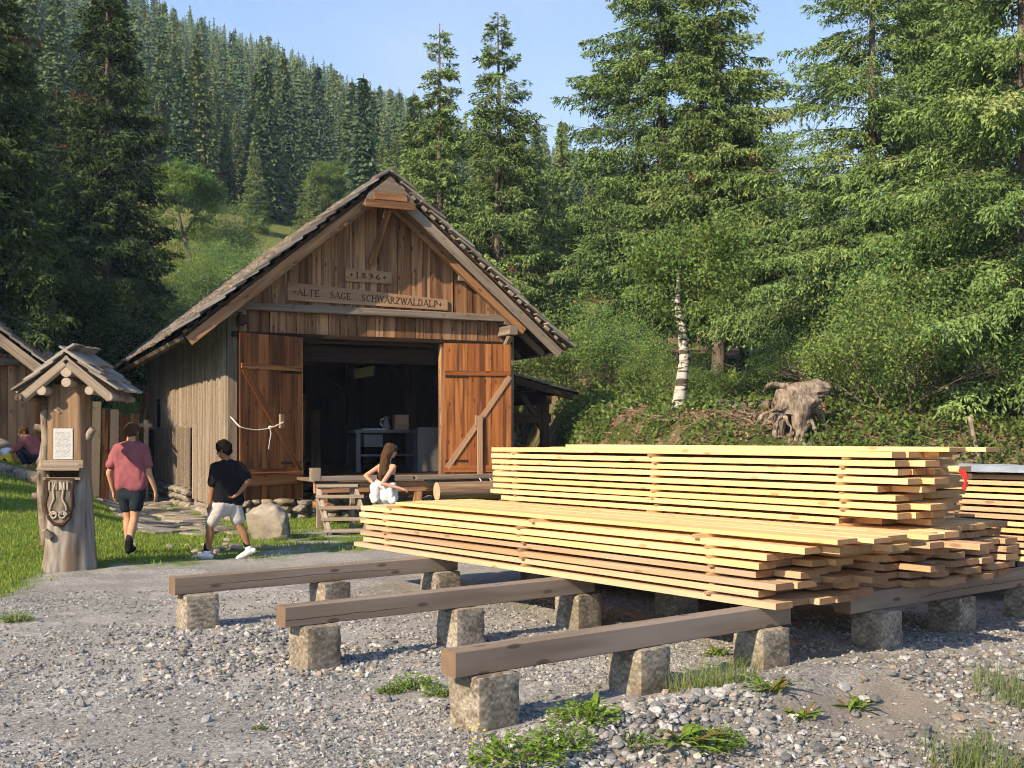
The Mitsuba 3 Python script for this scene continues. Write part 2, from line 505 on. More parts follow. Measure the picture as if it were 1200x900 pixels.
def height(x, y):
    x, y = np.asarray(x, float), np.asarray(y, float)
    s = (x - BC[0]) * BU[0] + (y - BC[1]) * BU[1]
    z = 0.115 * np.clip(y - 13.5, 0, 11) * sstep(-1.2, -4.5, s) * sstep(60, 40, -x)
    yb = 15.6 + 7.5 * sstep(3.8, 0.6, x)
    bank = 2.1 * sstep(yb, yb + 5, y) + 0.10 * np.maximum(0, y - yb - 5) * sstep(60, 45, y)
    z = z + bank * sstep(0.2, 1.6, x)
    r = np.hypot(x, y)
    az = np.degrees(np.arctan2(x, np.maximum(y, 1e-3)))
    prof = np.interp(az, [-30, -26, -18.5, -13.0, -5.3, 3.5, 12, 25], [0.43, 0.425, 0.392, 0.358, 0.302, 0.235, 0.205, 0.17])
    q = np.maximum(0, r - 32)
    q = np.where(q < 12, q * q / 24, q - 6)
    far = np.where(r > 520, 474 + (r - 520) * 0.15, q)
    zh = prof * far * sstep(-5, 20, y)
    p = np.stack([x / 70, y / 70, x * 0], -1)
    zh = zh * (1 + 0.10 * (meshkit.fbm(p, 3, 5) - 0.5) * sstep(60, 160, r))
    z = z + zh
    # the yard falls away towards the camera at the front right
    edge = 6.05 + 0.62 * (x - 0.2)
    m = sstep(-0.3, 0.7, x) * sstep(9, 7.5, y) * sstep(9, 6, x)
    p2 = np.stack([x * 1.4, y * 1.4, x * 0 + 3], -1)
    wob = meshkit.fbm(p2, 3, 11) - 0.5
    dd = edge + 0.7 * wob - y
    z = z - m * 0.55 * sstep(0.0, 1.9, dd) + m * 0.09 * np.exp(-((dd + 0.1) / 0.3) ** 2)
    bk = bank / 2.1 * sstep(0.2, 1.6, x) * sstep(40, 30, r)
    z = z + np.minimum(bk, 1) * (0.45 * (meshkit.fbm(np.stack([x * 0.9, y * 0.9, x * 0 + 6], -1), 4, 41) - 0.5))
    near = sstep(40, 15, r)
    z = z + near * (0.05 * (meshkit.fbm(np.stack([x * 0.5, y * 0.5, x * 0], -1), 3, 2) - 0.5) + 0.022 * (meshkit.fbm(np.stack([x * 2.6, y * 2.6, x * 0], -1), 3, 8) - 0.5))
    return z


def H(x, y):
    return float(height(np.array([x]), np.array([y]))[0])


def land():
    rs = np.r_[0.4 * (1600 / 0.4) ** (np.arange(330) / 329.0)]
    fine = np.radians(np.linspace(-32, 32, 300))
    coarse = np.radians(np.linspace(32, 328, 90))[1:-1]
    az = np.r_[fine, coarse]
    n = len(az)
    Rg, Ag = np.meshgrid(rs, az, indexing='ij')
    x, y = Rg * np.sin(Ag), Rg * np.cos(Ag)
    z = height(x, y)
    V = np.stack([x, y, z], -1).reshape(-1, 3)

    def faces(i0, i1):
        i, j = np.meshgrid(np.arange(i0, i1), np.arange(n), indexing='ij')
        a, b = i * n + j, i * n + (j + 1) % n
        f = np.stack([a, a + n, b + n, b], -1).reshape(-1, 4)
        return np.vstack([f[:, [0, 2, 1]], f[:, [0, 3, 2]]])
    cut = int(np.searchsorted(rs, 44))
    for key, i0, i1, mat in (('ground', 0, cut, 'm_ground'), ('hillside', cut, len(rs) - 1, 'm_hill')):
        v = V[i0 * n:(i1 + 1) * n]
        f = faces(i0, i1) - i0 * n
        if i0 == 0:
            f = np.vstack([f, [(0, k, k + 1) for k in range(1, n - 1)]])
        struct(key, (v, f), mat, True)


land()

# ------------------------------------------------------------------ the sawmill barn
barn = thing('barn', 'brown timber sawmill barn with steep shingled gable roof and wide open doors', 'barn')
RIDGE, PITCH, W_B, L_B = 7.14, 0.83, 6.2, 13.0
TH = math.atan(PITCH)


def roof_z(s):
    return RIDGE - PITCH * abs(s - W_B / 2)


def poly_plank(poly, t0, t1, tone=None):
    """A plank of the front: convex polygon in (s, z), from t0 (front) to t1, grain upright."""
    tone = _tone.randrange(1, 400) if tone is None else tone
    poly = np.asarray(poly, float)
    n = len(poly)
    V, F, U = [], [], []
    for t, fl in ((t0, False), (t1, True)):
        k = len(V)
        for s, z in poly:
            V.append(BP(s, t, z))
            U.append((z, s - poly[0][0] + 10 * tone))
        for i in range(1, n - 1):
            F.append((k, k + i, k + i + 1) if not fl else (k, k + i + 1, k + i))
    for i in range(n):
        k = len(V)
        a, b = poly[i], poly[(i + 1) % n]
        for q in (a, b):
            for t in (t0, t1):
                V.append(BP(q[0], t, q[1]))
                U.append((q[1], t + 10 * tone))
        F += [(k, k + 1, k + 3), (k, k + 3, k + 2)]
    return np.array(V), np.array(F), np.array(U)


rng = np.random.default_rng(11)
UNDER = 0.34           # roof build-up below its top line, upright
front = part(barn, 'front_wall', poly_plank([(0.0, 3.60), (W_B, 3.60), (W_B, 3.72), (0, 3.72)], 0.10, 0.26)[:2], 'm_wood_dark')


def fplank(holder, poly, t0, t1, mat):
    spart(holder, 'plank', poly_plank(poly, t0, t1), mat)


# upper tier, behind the cross beam; lower tier; side fields
s = 0.0
while s < W_B - 0.05:
    w = min(rng.uniform(0.17, 0.34), W_B - s)
    a, b = s + 0.006, s + w - 0.006
    for zz0, zz1, t0 in ((4.22, None, -0.005 + rng.uniform(0, 0.012)),):
        top = lambda q: roof_z(q) - UNDER
        pl = [(a, zz0), (b, zz0), (b, max(zz0 + 0.02, top(b))), (a, max(zz0 + 0.02, top(a)))]
        if a < W_B / 2 < b:
            pl = [(a, zz0), (b, zz0), (b, top(b)), (W_B / 2, top(W_B / 2)), (a, top(a))]
        if min(top(a), top(b)) > zz0 + 0.05:
            fplank(front, pl, t0, t0 + 0.03, 'm_plank_brown')
    s += w
s = 0.0
while s < W_B - 0.05:
    w = min(rng.uniform(0.16, 0.27), W_B - s)
    a, b = s + 0.008, s + w - 0.008
    t0 = 0.03 + rng.uniform(0, 0.01)
    zt = min(4.24, roof_z(a) - UNDER, roof_z(b) - UNDER)
    fplank(front, [(a, 3.70), (b, 3.70), (b, zt), (a, zt)], t0, t0 + 0.03, 'm_plank_brown')
    s += w
for s0, s1 in ((0.14, 1.46), (4.49, 6.08)):
    s = s0
    while s < s1 - 0.03:
        w = min(rng.uniform(0.16, 0.25), s1 - s)
        fplank(front, [(s + 0.006, 0.42), (s + w - 0.006, 0.42), (s + w - 0.006, 3.70), (s + 0.006, 3.70)], 0.034, 0.064, 'm_plank_brown')
        s += w
# lath over some joints of the gable
for s in (0.95, 1.9, 2.55, 3.55, 4.1, 4.75, 5.2):
    zt = roof_z(s) - UNDER - 0.04
    fplank(front, [(s - 0.022, 4.36), (s + 0.022, 4.36), (s + 0.022, zt), (s - 0.022, zt)], -0.024, -0.009, 'm_plank_brown')
spart(barn, 'cross_beam', stick(6.0, 0.16, 0.15, R_B, BP(3.1, -0.075, 4.27), ch=0.015), 'm_wood_grey')
spart(barn, 'lintel', stick(6.1, 0.14, 0.10, R_B, BP(3.1, -0.05, 3.71), ch=0.012), 'm_wood_dark')
spart(barn, 'lintel', stick(3.3, 0.22, 0.34, R_B, BP(3.0, 0.40, 3.40), ch=0.015), 'm_wood_dark')
for s in (1.40, 4.55):
    spart(barn, 'door_post', stick(3.24, 0.14, 0.16, frame((0, 0, 1), ez=np.r_[BU, 0]), BP(s, 0.0, 2.04), ch=0.012), 'm_plank_brown')
for s in (0.07, W_B - 0.07):
    spart(barn, 'corner_post', stick(3.9, 0.2, 0.2, frame((0, 0, 1), ez=np.r_[BU, 0]), BP(s, 0.07, 2.40), ch=0.012), 'm_wood_grey')

# side walls: upright boards with laths over the joints
for side, s0 in ((0, 0.0), (1, W_B)):
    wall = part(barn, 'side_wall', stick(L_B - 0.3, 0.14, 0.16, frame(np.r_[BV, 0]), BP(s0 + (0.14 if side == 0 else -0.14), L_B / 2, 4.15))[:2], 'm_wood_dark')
    t, i = 0.0, 0
    while t < L_B - 0.02:
        w = min(rng.uniform(0.15, 0.21), L_B - t)
        if side == 1:
            w = min(0.5, L_B - t)
        zb, zt = 0.22 + rng.uniform(-0.02, 0.02), 4.22
        if side == 0:
            if t > 4.4:
                zb = 1.88
            if 9.9 < t < 10.9:
                zb, zt = 2.75, 4.22
        segs = [(zb, zt)]
        if side == 1 and 9.9 <= t < 12.7:
            segs = [(zb, 3.54), (3.84, zt)]
        for zb_, zt_ in segs:
            o = 0.0 if side == 0 else 0.0
            sg = -1 if side == 0 else 1
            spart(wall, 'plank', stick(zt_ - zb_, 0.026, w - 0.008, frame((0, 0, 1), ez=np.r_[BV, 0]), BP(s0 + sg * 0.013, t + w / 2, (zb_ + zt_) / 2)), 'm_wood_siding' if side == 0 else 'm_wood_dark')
            if side == 0 and t > 0.05:
                spart(wall, 'batten', stick(zt_ - zb_ - 0.02, 0.022, 0.055, frame((0, 0, 1), ez=np.r_[BV, 0]), BP(s0 - 0.039, t, (zb_ + zt_) / 2), tone=_tone.randrange(1, 400)), 'm_wood_siding')
        t += w
    if side == 0:
        lo = part(barn, 'lower_wall', stick(6.4, 0.1, 0.12, frame(np.r_[BV, 0]), BP(0.06, 7.7, 1.80))[:2], 'm_wood_grey')
        t = 4.45
        while t < 10.9:
            w = rng.uniform(0.13, 0.19)
            spart(lo, 'plank', stick(1.46, 0.025, w - 0.02, frame((0, 0, 1), ez=np.r_[BV, 0]), BP(-0.058, t + w / 2, 1.19 + rng.uniform(-0.02, 0.02))), 'm_wood_grey')
            spart(lo, 'batten', stick(1.40, 0.02, 0.05, frame((0, 0, 1), ez=np.r_[BV, 0]), BP(-0.082, t, 1.19)), 'm_wood_grey')
            t += w
        spart(lo, 'rail', stick(6.5, 0.1, 0.12, frame(np.r_[BV, 0]), BP(0.02, 7.7, 0.52)), 'm_wood_dark')

# back wall, floor, loft: what can be seen through the doors
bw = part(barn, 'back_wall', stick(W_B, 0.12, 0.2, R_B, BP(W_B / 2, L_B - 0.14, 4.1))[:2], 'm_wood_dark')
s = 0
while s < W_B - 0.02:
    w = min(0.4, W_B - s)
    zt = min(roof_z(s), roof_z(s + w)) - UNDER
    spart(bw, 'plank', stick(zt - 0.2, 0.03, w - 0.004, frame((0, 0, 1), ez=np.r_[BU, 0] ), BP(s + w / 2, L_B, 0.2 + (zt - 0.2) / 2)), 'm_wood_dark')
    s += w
# plank floor
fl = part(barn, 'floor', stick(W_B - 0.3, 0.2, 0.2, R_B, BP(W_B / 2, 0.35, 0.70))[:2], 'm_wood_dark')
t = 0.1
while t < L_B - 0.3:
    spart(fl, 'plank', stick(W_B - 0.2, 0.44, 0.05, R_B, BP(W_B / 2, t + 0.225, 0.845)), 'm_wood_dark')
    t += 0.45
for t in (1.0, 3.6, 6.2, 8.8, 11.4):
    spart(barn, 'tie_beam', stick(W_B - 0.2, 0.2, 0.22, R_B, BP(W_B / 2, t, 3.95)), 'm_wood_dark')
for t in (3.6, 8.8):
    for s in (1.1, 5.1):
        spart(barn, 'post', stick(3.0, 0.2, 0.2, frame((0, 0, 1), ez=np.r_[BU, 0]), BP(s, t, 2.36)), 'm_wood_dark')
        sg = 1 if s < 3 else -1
        spart(barn, 'brace', between(BP(s, t, 2.9), BP(s + sg * 0.9, t, 3.82), 0.14, 0.16), 'm_wood_dark')
# window of pale glass high in the far side wall
wn = part(barn, 'window', stick(2.5, 0.05, 0.06, frame(np.r_[BV, 0]), BP(W_B, 11.5, 3.50))[:2], 'm_wood_dark')
part(wn, 'pane', (np.array([BP(W_B - 0.02, 9.9, 3.54), BP(W_B - 0.02, 12.9, 3.54), BP(W_B - 0.02, 12.9, 3.84), BP(W_B - 0.02, 9.9, 3.84)]), np.array([[0, 1, 2], [0, 2, 3]])), 'm_pane')

# ---------------------------------------------------------------- roof
T0, TE = -0.72, L_B + 0.5
OV = 4.18              # level distance ridge to eave
SL = OV / math.cos(TH)
roof_keys = []
for side in (0, 1):
    sg = -1 if side == 0 else 1
    up = np.array([-sg * math.cos(TH) * BU[0], -sg * math.cos(TH) * BU[1], math.sin(TH)])    # up the slope
    nrm = np.array([sg * math.sin(TH) * BU[0], sg * math.sin(TH) * BU[1], math.cos(TH)])     # out of it
    ridge0 = np.r_[BC + (W_B / 2) * BU, RIDGE]
    vv = np.r_[BV, 0]

    def RP(d, t, h):
        """Point at d down the slope from the ridge, t along the ridge, h out of the roof's top line."""
        return ridge0 - up * d + vv * t + nrm * h
    FR = np.stack([up, np.cross(nrm, up), nrm], 1)
    roof = part(barn, 'roof', stick(SL - 0.03, TE - T0 - 0.06, 0.04, FR, RP(SL / 2 + 0.02, (T0 + TE) / 2, -0.125))[:2], 'm_wood_dark')
    # boards under the shingles, seen from below along the verge
    # rafters with their tails
    for t in np.arange(0.3, L_B + 0.3, 1.28):
        spart(barn, 'rafter', between(RP(0.15, t, -0.21), RP(SL - 0.06, t, -0.21), 0.11, 0.13, up=nrm), 'm_wood_grey')
    # purlins that carry the overhang
    for d, sz in ((0.14, 0.2), (SL * 0.5, 0.18), (SL - 1.32, 0.2)):
        spart(barn, 'purlin', between(RP(d, T0 + 0.22 if d < 1 else -0.15, -0.36), RP(d, L_B, -0.36), sz, sz, up=(0, 0, 1), ch=0.015), 'm_wood_grey')
    # barge boards
    spart(barn, 'barge_board', between(RP(0.04, T0 + 0.10, -0.28), RP(SL - 0.05, T0 + 0.10, -0.28), 0.05, 0.20, up=nrm, ch=0.006, nseg=6, bow=0.02), 'm_plank_brown' if side == 0 else 'm_wood_grey')
    spart(barn, 'barge_board', between(RP(0.04, T0 + 0.16, -0.20), RP(SL - 0.03, T0 + 0.16, -0.20), 0.04, 0.16, up=nrm), 'm_wood_dark')
    spart(barn, 'verge_rafter', between(RP(0.15, -0.18, -0.30), RP(SL - 0.9, -0.18, -0.30), 0.14, 0.2, up=nrm, ch=0.01), 'm_plank_brown')
    spart(barn, 'eave_board', between(RP(SL - 0.0, T0 + 0.1, -0.15), RP(SL - 0.0, TE - 0.1, -0.15), 0.03, 0.08, up=nrm), 'm_wood_grey')
    # battens, their ends showing at the verge, and the shingles nailed to them
    rest = Bag()
    rows = 19
    ex = SL / rows
    srng = np.random.default_rng(30 + side)
    for r in range(rows):
        e0 = srng.uniform(-0.05, 0.05)
        d0 = SL - 0.10 - r * ex + srng.uniform(-0.02, 0.02)
        bw_ = srng.uniform(0.08, 0.13)
        spart(roof, 'batten', between(RP(d0, T0 + 0.02 + e0, -0.092), RP(d0, TE - 0.1, -0.092), bw_, 0.065, up=nrm), 'm_wood_siding' if side else 'm_wood_dark')
    for r in range(rows):
        d1 = SL + 0.07 - r * ex                 # lower edge
        t = T0 - 0.04 + srng.uniform(-0.07, 0.04)
        c = 0
        while t < TE:
            w = srng.uniform(0.13, 0.26)
            Ls = 0.60 + srng.uniform(-0.03, 0.03)
            if r == rows - 1:
                Ls = 0.36 if side == 1 else 0.46
            jit = srng.uniform(-0.04, 0.05)
            th = srng.uniform(0.034, 0.058)
            tilt = 0.10 + srng.uniform(-0.015, 0.045)
            fr = frame(up * math.cos(tilt) - nrm * math.sin(tilt), ez=nrm + vv * srng.normal(0, 0.02))
            cen = RP(d1 + jit - Ls / 2, t + w / 2, -0.03 + Ls / 2 * math.sin(tilt) + srng.uniform(0, 0.01))
            st = stick(Ls, w - 0.008, th, fr, cen, tone=int(srng.integers(1, 400)))
            if c < 7:
                spart(roof, 'shingle', st, 'm_shingle')
            else:
                rest.add(st[0], st[1], st[2])
            t += w
            c += 1
    part(roof, 'shingle_field', rest.mesh(), 'm_shingle', uv=rest.uv(), kind='stuff')

# triangular gable cap, strut, sign boards
zc = roof_z(3.1)
cap = part(barn, 'gable_cap', poly_plank([(2.52, 6.34), (3.68, 6.34), (3.55, 6.60), (3.1, 6.97), (2.65, 6.60)], T0 - 0.065, T0 - 0.025)[:2], 'm_wood_grey', uv=poly_plank([(2.52, 6.34), (3.68, 6.34), (3.55, 6.60), (3.1, 6.97), (2.65, 6.60)], T0 - 0.065, T0 - 0.025, tone=77)[2][:, ::-1] * 1.0)
for i in range(2):
    z0 = 6.31 + 0.165 * i
    q = 0.53 - 0.18 * i
    spart(cap, 'board', stick(2 * q, 0.03, 0.15, R_B, BP(3.1, T0 - 0.082, z0 + 0.08), tone=88 + i), 'm_plank_brown')
spart(barn, 'strut', between(BP(3.12, T0 + 0.10, 6.35), BP(2.92, -0.05, 5.28), 0.13, 0.12, up=np.r_[-BV, 0], ch=0.01), 'm_plank_brown')

# lettering cut by chisel: wedge serifs, thick and thin strokes
GL = {
    'A': ([(0, 0, .5, 1, .07), (.5, 1, 1, 0, .15), (.2, .36, .8, .36, .07)], [(0, 0, .3), (1, 0, .34)], 1.0),
    'L': ([(.12, 0, .12, 1, .15), (.12, .04, .85, .04, .08), (.85, .04, .9, .28, .07)], [(.12, 1, .34)], .85),
    'T': ([(.45, 0, .45, 1, .15), (0, .96, .9, .96, .08), (0, .96, -.03, .76, .06), (.9, .96, .93, .76, .06)], [(.45, 0, .34)], .95),
    'E': ([(.12, 0, .12, 1, .15), (.12, .96, .75, .96, .08), (.12, .52, .62, .52, .07), (.12, .04, .8, .04, .08), (.75, .96, .78, .78, .06), (.8, .04, .85, .26, .06)], [], .85),
    'S': ([(.72, .78, .55, .97, .08), (.55, .97, .25, .95, .09), (.25, .95, .12, .75, .12), (.12, .75, .25, .58, .14), (.25, .58, .6, .44, .15), (.6, .44, .72, .26, .14), (.72, .26, .55, .04, .10), (.55, .04, .2, .04, .08), (.2, .04, .08, .24, .08)], [], .82),
    'G': ([(.85, .78, .7, .94, .08), (.7, .94, .4, .97, .09), (.4, .97, .14, .75, .13), (.14, .75, .08, .45, .15), (.08, .45, .2, .14, .14), (.2, .14, .5, .02, .09), (.5, .02, .82, .1, .08), (.82, .1, .82, .42, .14)], [(.82, .42, .3)], .98),
    'C': ([(.85, .78, .7, .94, .08), (.7, .94, .4, .97, .09), (.4, .97, .14, .75, .13), (.14, .75, .08, .45, .15), (.08, .45, .2, .14, .14), (.2, .14, .5, .02, .09), (.5, .02, .85, .2, .08)], [], .92),
    'H': ([(.12, 0, .12, 1, .15), (.85, 0, .85, 1, .15), (.12, .52, .85, .52, .07)], [(.12, 0, .3), (.12, 1, .3), (.85, 0, .3), (.85, 1, .3)], 1.0),
    'W': ([(0, 1, .32, 0, .14), (.32, 0, .6, 1, .07), (.6, 1, .92, 0, .14), (.92, 0, 1.2, 1, .07)], [(0, 1, .28), (.6, 1, .24), (1.2, 1, .28)], 1.25),
    'R': ([(.12, 0, .12, 1, .15), (.12, .96, .5, .96, .08), (.5, .96, .7, .76, .13), (.7, .76, .5, .52, .11), (.5, .52, .12, .52, .07), (.4, .52, .9, 0, .14)], [(.12, 0, .3)], .9),
    'Z': ([(.05, .96, .8, .96, .08), (.8, .96, .05, .04, .14), (.05, .04, .85, .04, .08)], [], .88),
    'D': ([(.12, 0, .12, 1, .15), (.12, .96, .5, .95, .08), (.5, .95, .82, .7, .12), (.82, .7, .82, .32, .15), (.82, .32, .5, .05, .12), (.5, .05, .12, .04, .08)], [], .95),
    'P': ([(.12, 0, .12, 1, .15), (.12, .96, .5, .96, .08), (.5, .96, .72, .74, .14), (.72, .74, .5, .48, .11), (.5, .48, .12, .48, .07)], [(.12, 0, .34)], .82),
    '1': ([(.3, 0, .3, 1, .15), (.3, .98, .1, .82, .08)], [(.3, 0, .36)], .6),
    '8': ([(.4, .97, .15, .77, .11), (.15, .77, .4, .54, .12), (.4, .54, .68, .77, .10), (.68, .77, .4, .97, .09), (.4, .54, .1, .27, .12), (.1, .27, .4, .03, .10), (.4, .03, .72, .27, .12), (.72, .27, .4, .54, .11)], [], .85),
    '9': ([(.4, .97, .12, .72, .13), (.12, .72, .4, .45, .10), (.4, .45, .68, .72, .10), (.68, .72, .4, .97, .10), (.68, .72, .58, .3, .13), (.58, .3, .25, .02, .10)], [], .82),
    '6': ([(.6, .97, .25, .7, .10), (.25, .7, .12, .3, .13), (.12, .3, .4, .03, .12), (.4, .03, .7, .28, .12), (.7, .28, .42, .55, .10), (.42, .55, .15, .35, .08)], [], .82),
    '+': ([(.1, .5, .6, .5, .11), (.35, .25, .35, .75, .11)], [], .7),
    ' ': ([], [], .75),
}


def lettering(text, width, hgt, depth=0.006):
    """Chiselled capitals as thin slabs, one mesh per letter, in the xy plane, centred."""
    x, glyphs = 0.0, []
    for ch in text:
        st, se, adv = GL[ch]
        sh = [LineString([(x + x0, y0), (x + x1, y1)]).buffer(w * 0.55, quad_segs=2, cap_style=1) for x0, y0, x1, y1, w in st]
        sh += [sbox(x + sx - w / 2, sy - (0 if sy < .5 else .06), x + sx + w / 2, sy + (.06 if sy < .5 else 0)) for sx, sy, w in se]
        if sh:
            glyphs.append(unary_union(sh))
        x += adv + 0.22
    out = []
    for g in glyphs:
        m = trimesh.util.concatenate([trimesh.creation.extrude_polygon(q, depth, engine='earcut') for q in getattr(g, 'geoms', [g])])
        out.append((np.array(m.vertices) * [width / x, hgt, 1] - [width / 2, hgt / 2, 0], np.array(m.faces)))
    return out


FRONT = np.stack([np.r_[BU, 0], [0, 0, 1.0], -np.r_[BV, 0]], 1)    # x along the front, y up, z out of it


def sign(s0, s1, z0l, z1l, z0r, z1r, t0, text, tw, th):
    k = spart(barn, 'sign_board', (lambda q: (q[0], q[1], q[2][:, ::-1] % 10 + 10 * _tone.randrange(1, 300) * np.array([0, 1])))(poly_plank([(s0, z0l), (s1, z0r), (s1, z1r), (s0, z1l)], t0, t0 + 0.045, tone=0)), 'm_sign_wood',
              label=f'carved name board reading {text.strip("+ ")}' if len(text) > 8 else 'small carved year board reading 1896')
    ang = math.atan2((z0r + z1r - z0l - z1l) / 2, s1 - s0)
    ca, sa = math.cos(ang), math.sin(ang)
    for v, f in lettering(text, tw, th):
        v = v @ np.array([[ca, sa, 0], [-sa, ca, 0], [0, 0, 1]])
        part(k, 'letter', (v @ FRONT.T + BP((s0 + s1) / 2, t0 - 0.001, (z0l + z1l + z0r + z1r) / 4), f), 'm_letter')


sign(1.16, 4.63, 4.43, 4.80, 4.39, 4.62, -0.075, '+ALTE  SAGE  SCHWARZWALDALP+', 3.25, 0.135)
sign(2.37, 3.37, 4.89, 5.17, 4.89, 5.13, -0.070, '+1896+', 0.86, 0.12)


# doors, swung open
def door(hinge_s, sgn, ang, name_label):
    """A leaf of planks hung at hinge_s; sgn -1 opens to the left; ang = how far it stands off the wall."""
    h = BP(hinge_s, -0.13, 0)[:2]
    d = sgn * math.cos(ang) * BU - math.sin(ang) * BV          # along the leaf from its hinge
    d3 = np.r_[d, 0]
    nout = np.r_[-sgn * np.array([-d[1], d[0]]), 0] if False else None
    n3 = np.cross(d3, [0, 0, 1.0])
    if n3 @ np.r_[BV, 0] > 0:
        n3 = -n3                                               # out of the face that looks at the yard
    Wd = 1.50
    k = spart(barn, 'door', stick(Wd, 0.03, 0.14, frame(d3, ey=None, ez=(0, 0, 1)), np.r_[h, 0] + d3 * Wd / 2 + n3 * 0.035 + [0, 0, 0.98]), 'm_plank_red', label=name_label)
    q = np.random.default_rng(int(hinge_s * 10))
    a = 0.0
    while a < Wd - 0.02:
        w = min(q.uniform(0.17, 0.30), Wd - a)
        zb, zt = 0.43 + q.uniform(-0.01, 0.02), 3.68
        spart(k, 'plank', stick(zt - zb, 0.03, w - 0.007, frame((0, 0, 1), ez=d3), np.r_[h, 0] + d3 * (a + w / 2) + n3 * q.uniform(0, 0.005) + [0, 0, (zb + zt) / 2]), 'm_plank_red')
        a += w
    P = lambda a, z, o: np.r_[h, 0] + d3 * a + n3 * o + np.array([0, 0, z])
    spart(k, 'ledge', between(P(0.02, 3.04, 0.035), P(Wd - 0.02, 3.04, 0.035), 0.035, 0.10), 'm_plank_red')
    if sgn < 0:
        spart(k, 'brace', between(P(1.42, 2.98, 0.036), P(0.06, 0.98, 0.036), 0.034, 0.12, up=d3), 'm_plank_red')
        spart(k, 'ledge', stick(1.46, 0.05, 0.26, frame(d3), P(0.75, 0.84, 0.045), ch=0.008), 'm_plank_red')
        spart(k, 'cleat', stick(0.28, 0.07, 0.11, frame((0, 0, 1), ez=d3), P(0.56, 1.98, 0.07), ch=0.01), 'm_sign_wood')
    else:
        spart(k, 'brace', between(P(1.46, 2.98, 0.036), P(0.06, 1.00, 0.036), 0.034, 0.11, up=d3), 'm_sign_wood')
        spart(k, 'bar', stick(1.45, 0.055, 0.12, frame((0, 0, 1), ez=d3), P(0.78, 1.40, 0.075), ch=0.008), 'm_sign_wood')
        spart(k, 'cleat', stick(0.22, 0.07, 0.09, frame((0, 0, 1), ez=d3), P(0.72, 2.02, 0.065), ch=0.008), 'm_sign_wood')
    for z in (0.85, 3.12):
        spart(k, 'hinge', stick(0.5, 0.012, 0.05, frame(d3), P(0.28, z - 0.16 if z > 1 else z + 0.3, 0.024)), 'm_wood_dark')
    return P


PL = door(1.44, -1, math.radians(24), 'red brown plank door leaf with diagonal brace and a rope tied to it')
PR = door(4.52, 1, math.radians(9), 'orange brown plank door leaf with a pale diagonal brace')

# stone footing under the front and the side
foot = part(barn, 'foundation', poly_plank([(0.12, -0.15), (W_B - 0.1, -0.15), (W_B - 0.1, 0.41), (0.12, 0.41)], 0.16, 0.5)[:2], 'm_stone')
srng = np.random.default_rng(4)
for lay, (z0, hh) in enumerate(((-0.06, 0.2), (0.12, 0.17), (0.27, 0.15))):
    s = -0.05
    while s < 4.6:
        w = srng.uniform(0.18, 0.45)
        v, f = rock(srng, (w / 2 + 0.012, 0.17, hh / 2 + 0.014), 1, 0.22)
        v = v @ R_B.T + BP(s + w / 2, 0.09 + srng.uniform(-0.06, 0.03), z0 + hh / 2)
        part(foot, 'stone', (v, f), 'm_stone', 35 if False else False, uv=np.c_[np.zeros(len(v)), np.full(len(v), 10.0 * srng.integers(1, 300))])
        s += w
for lay, (z0, hh) in enumerate(((-0.08, 0.21), (0.11, 0.19), (0.29, 0.16))):
    t = 0.1
    while t < 11.0:
        w = srng.uniform(0.2, 0.5) * (1 if t < 6 else 1.6)
        v, f = rock(srng, (0.16, w / 2 + 0.012, hh / 2 + 0.014), 1, 0.25)
        if t < 4.2 and z0 > 0.1:
            t += w
            continue
        v = v @ R_B.T + BP(-0.06 + srng.uniform(-0.07, 0.03), t + w / 2, z0 + hh / 2)
        part(foot, 'stone', (v, f), 'm_stone', uv=np.c_[np.zeros(len(v)), np.full(len(v), 10.0 * srng.integers(1, 300))])
        t += w
spart(barn, 'sill', stick(6.1, 0.16, 0.10, R_B, BP(3.1, 0.12, 0.46)), 'm_wood_dark')
part(foot, 'side_core', stick(10.8, 0.25, 0.5, frame(np.r_[BV, 0]), BP(0.16, 5.7, 0.2))[:2], 'm_stone')

# lean-to on the far side
lt = part(barn, 'lean_to', between(BP(6.24, 0.5, 3.02), BP(7.98, 0.5, 2.60), 0.10, 0.16)[:2], 'm_wood_dark')
eU = np.r_[BU, 0] * 1.74 + np.array([0, 0, -0.42])
nl = np.cross(np.r_[BV, 0], eU)
nl = nl / np.linalg.norm(nl) * (1 if nl[2] < 0 else 1)
nl = nl if nl[2] > 0 else -nl
spart(lt, 'roof_boards', stick(1.95, 7.4, 0.05, frame(eU, ez=nl), BP(7.16, 4.1, 2.83 + 0.09)), 'm_wood_dark')
lr = np.random.default_rng(8)
for r in range(8):
    d = 1.90 - r * 0.24
    t = 0.38
    c = 0
    while t < (3.0 if r < 7 else 1.2):
        w = lr.uniform(0.16, 0.3)
        un = eU / np.linalg.norm(eU)
        spart(lt, 'shingle', stick(0.5, w - 0.008, 0.03, frame(un * math.cos(0.07) + nl * math.sin(0.07), ez=nl), BP(6.22, t + w / 2, 3.075) + un * (d - 0.25) + nl * (0.075)), 'm_shingle')
        t += w
for t in (0.62, 4.0, 7.5):
    spart(lt, 'post', stick(2.75, 0.17, 0.17, frame((0, 0, 1), ez=np.r_[BU, 0]), BP(7.3, t, 1.18), ch=0.012), 'm_wood_dark')
    spart(lt, 'brace', between(BP(7.3, t, 1.75), BP(6.75, t, 2.62), 0.09, 0.10), 'm_wood_dark')
spart(lt, 'wall_plate', stick(7.4, 0.16, 0.18, frame(np.r_[BV, 0]), BP(7.3, 4.1, 2.52)), 'm_wood_dark')
spart(lt, 'rail', stick(1.3, 0.10, 0.22, R_B, BP(6.8, 0.62, 2.10)), 'm_wood_dark')
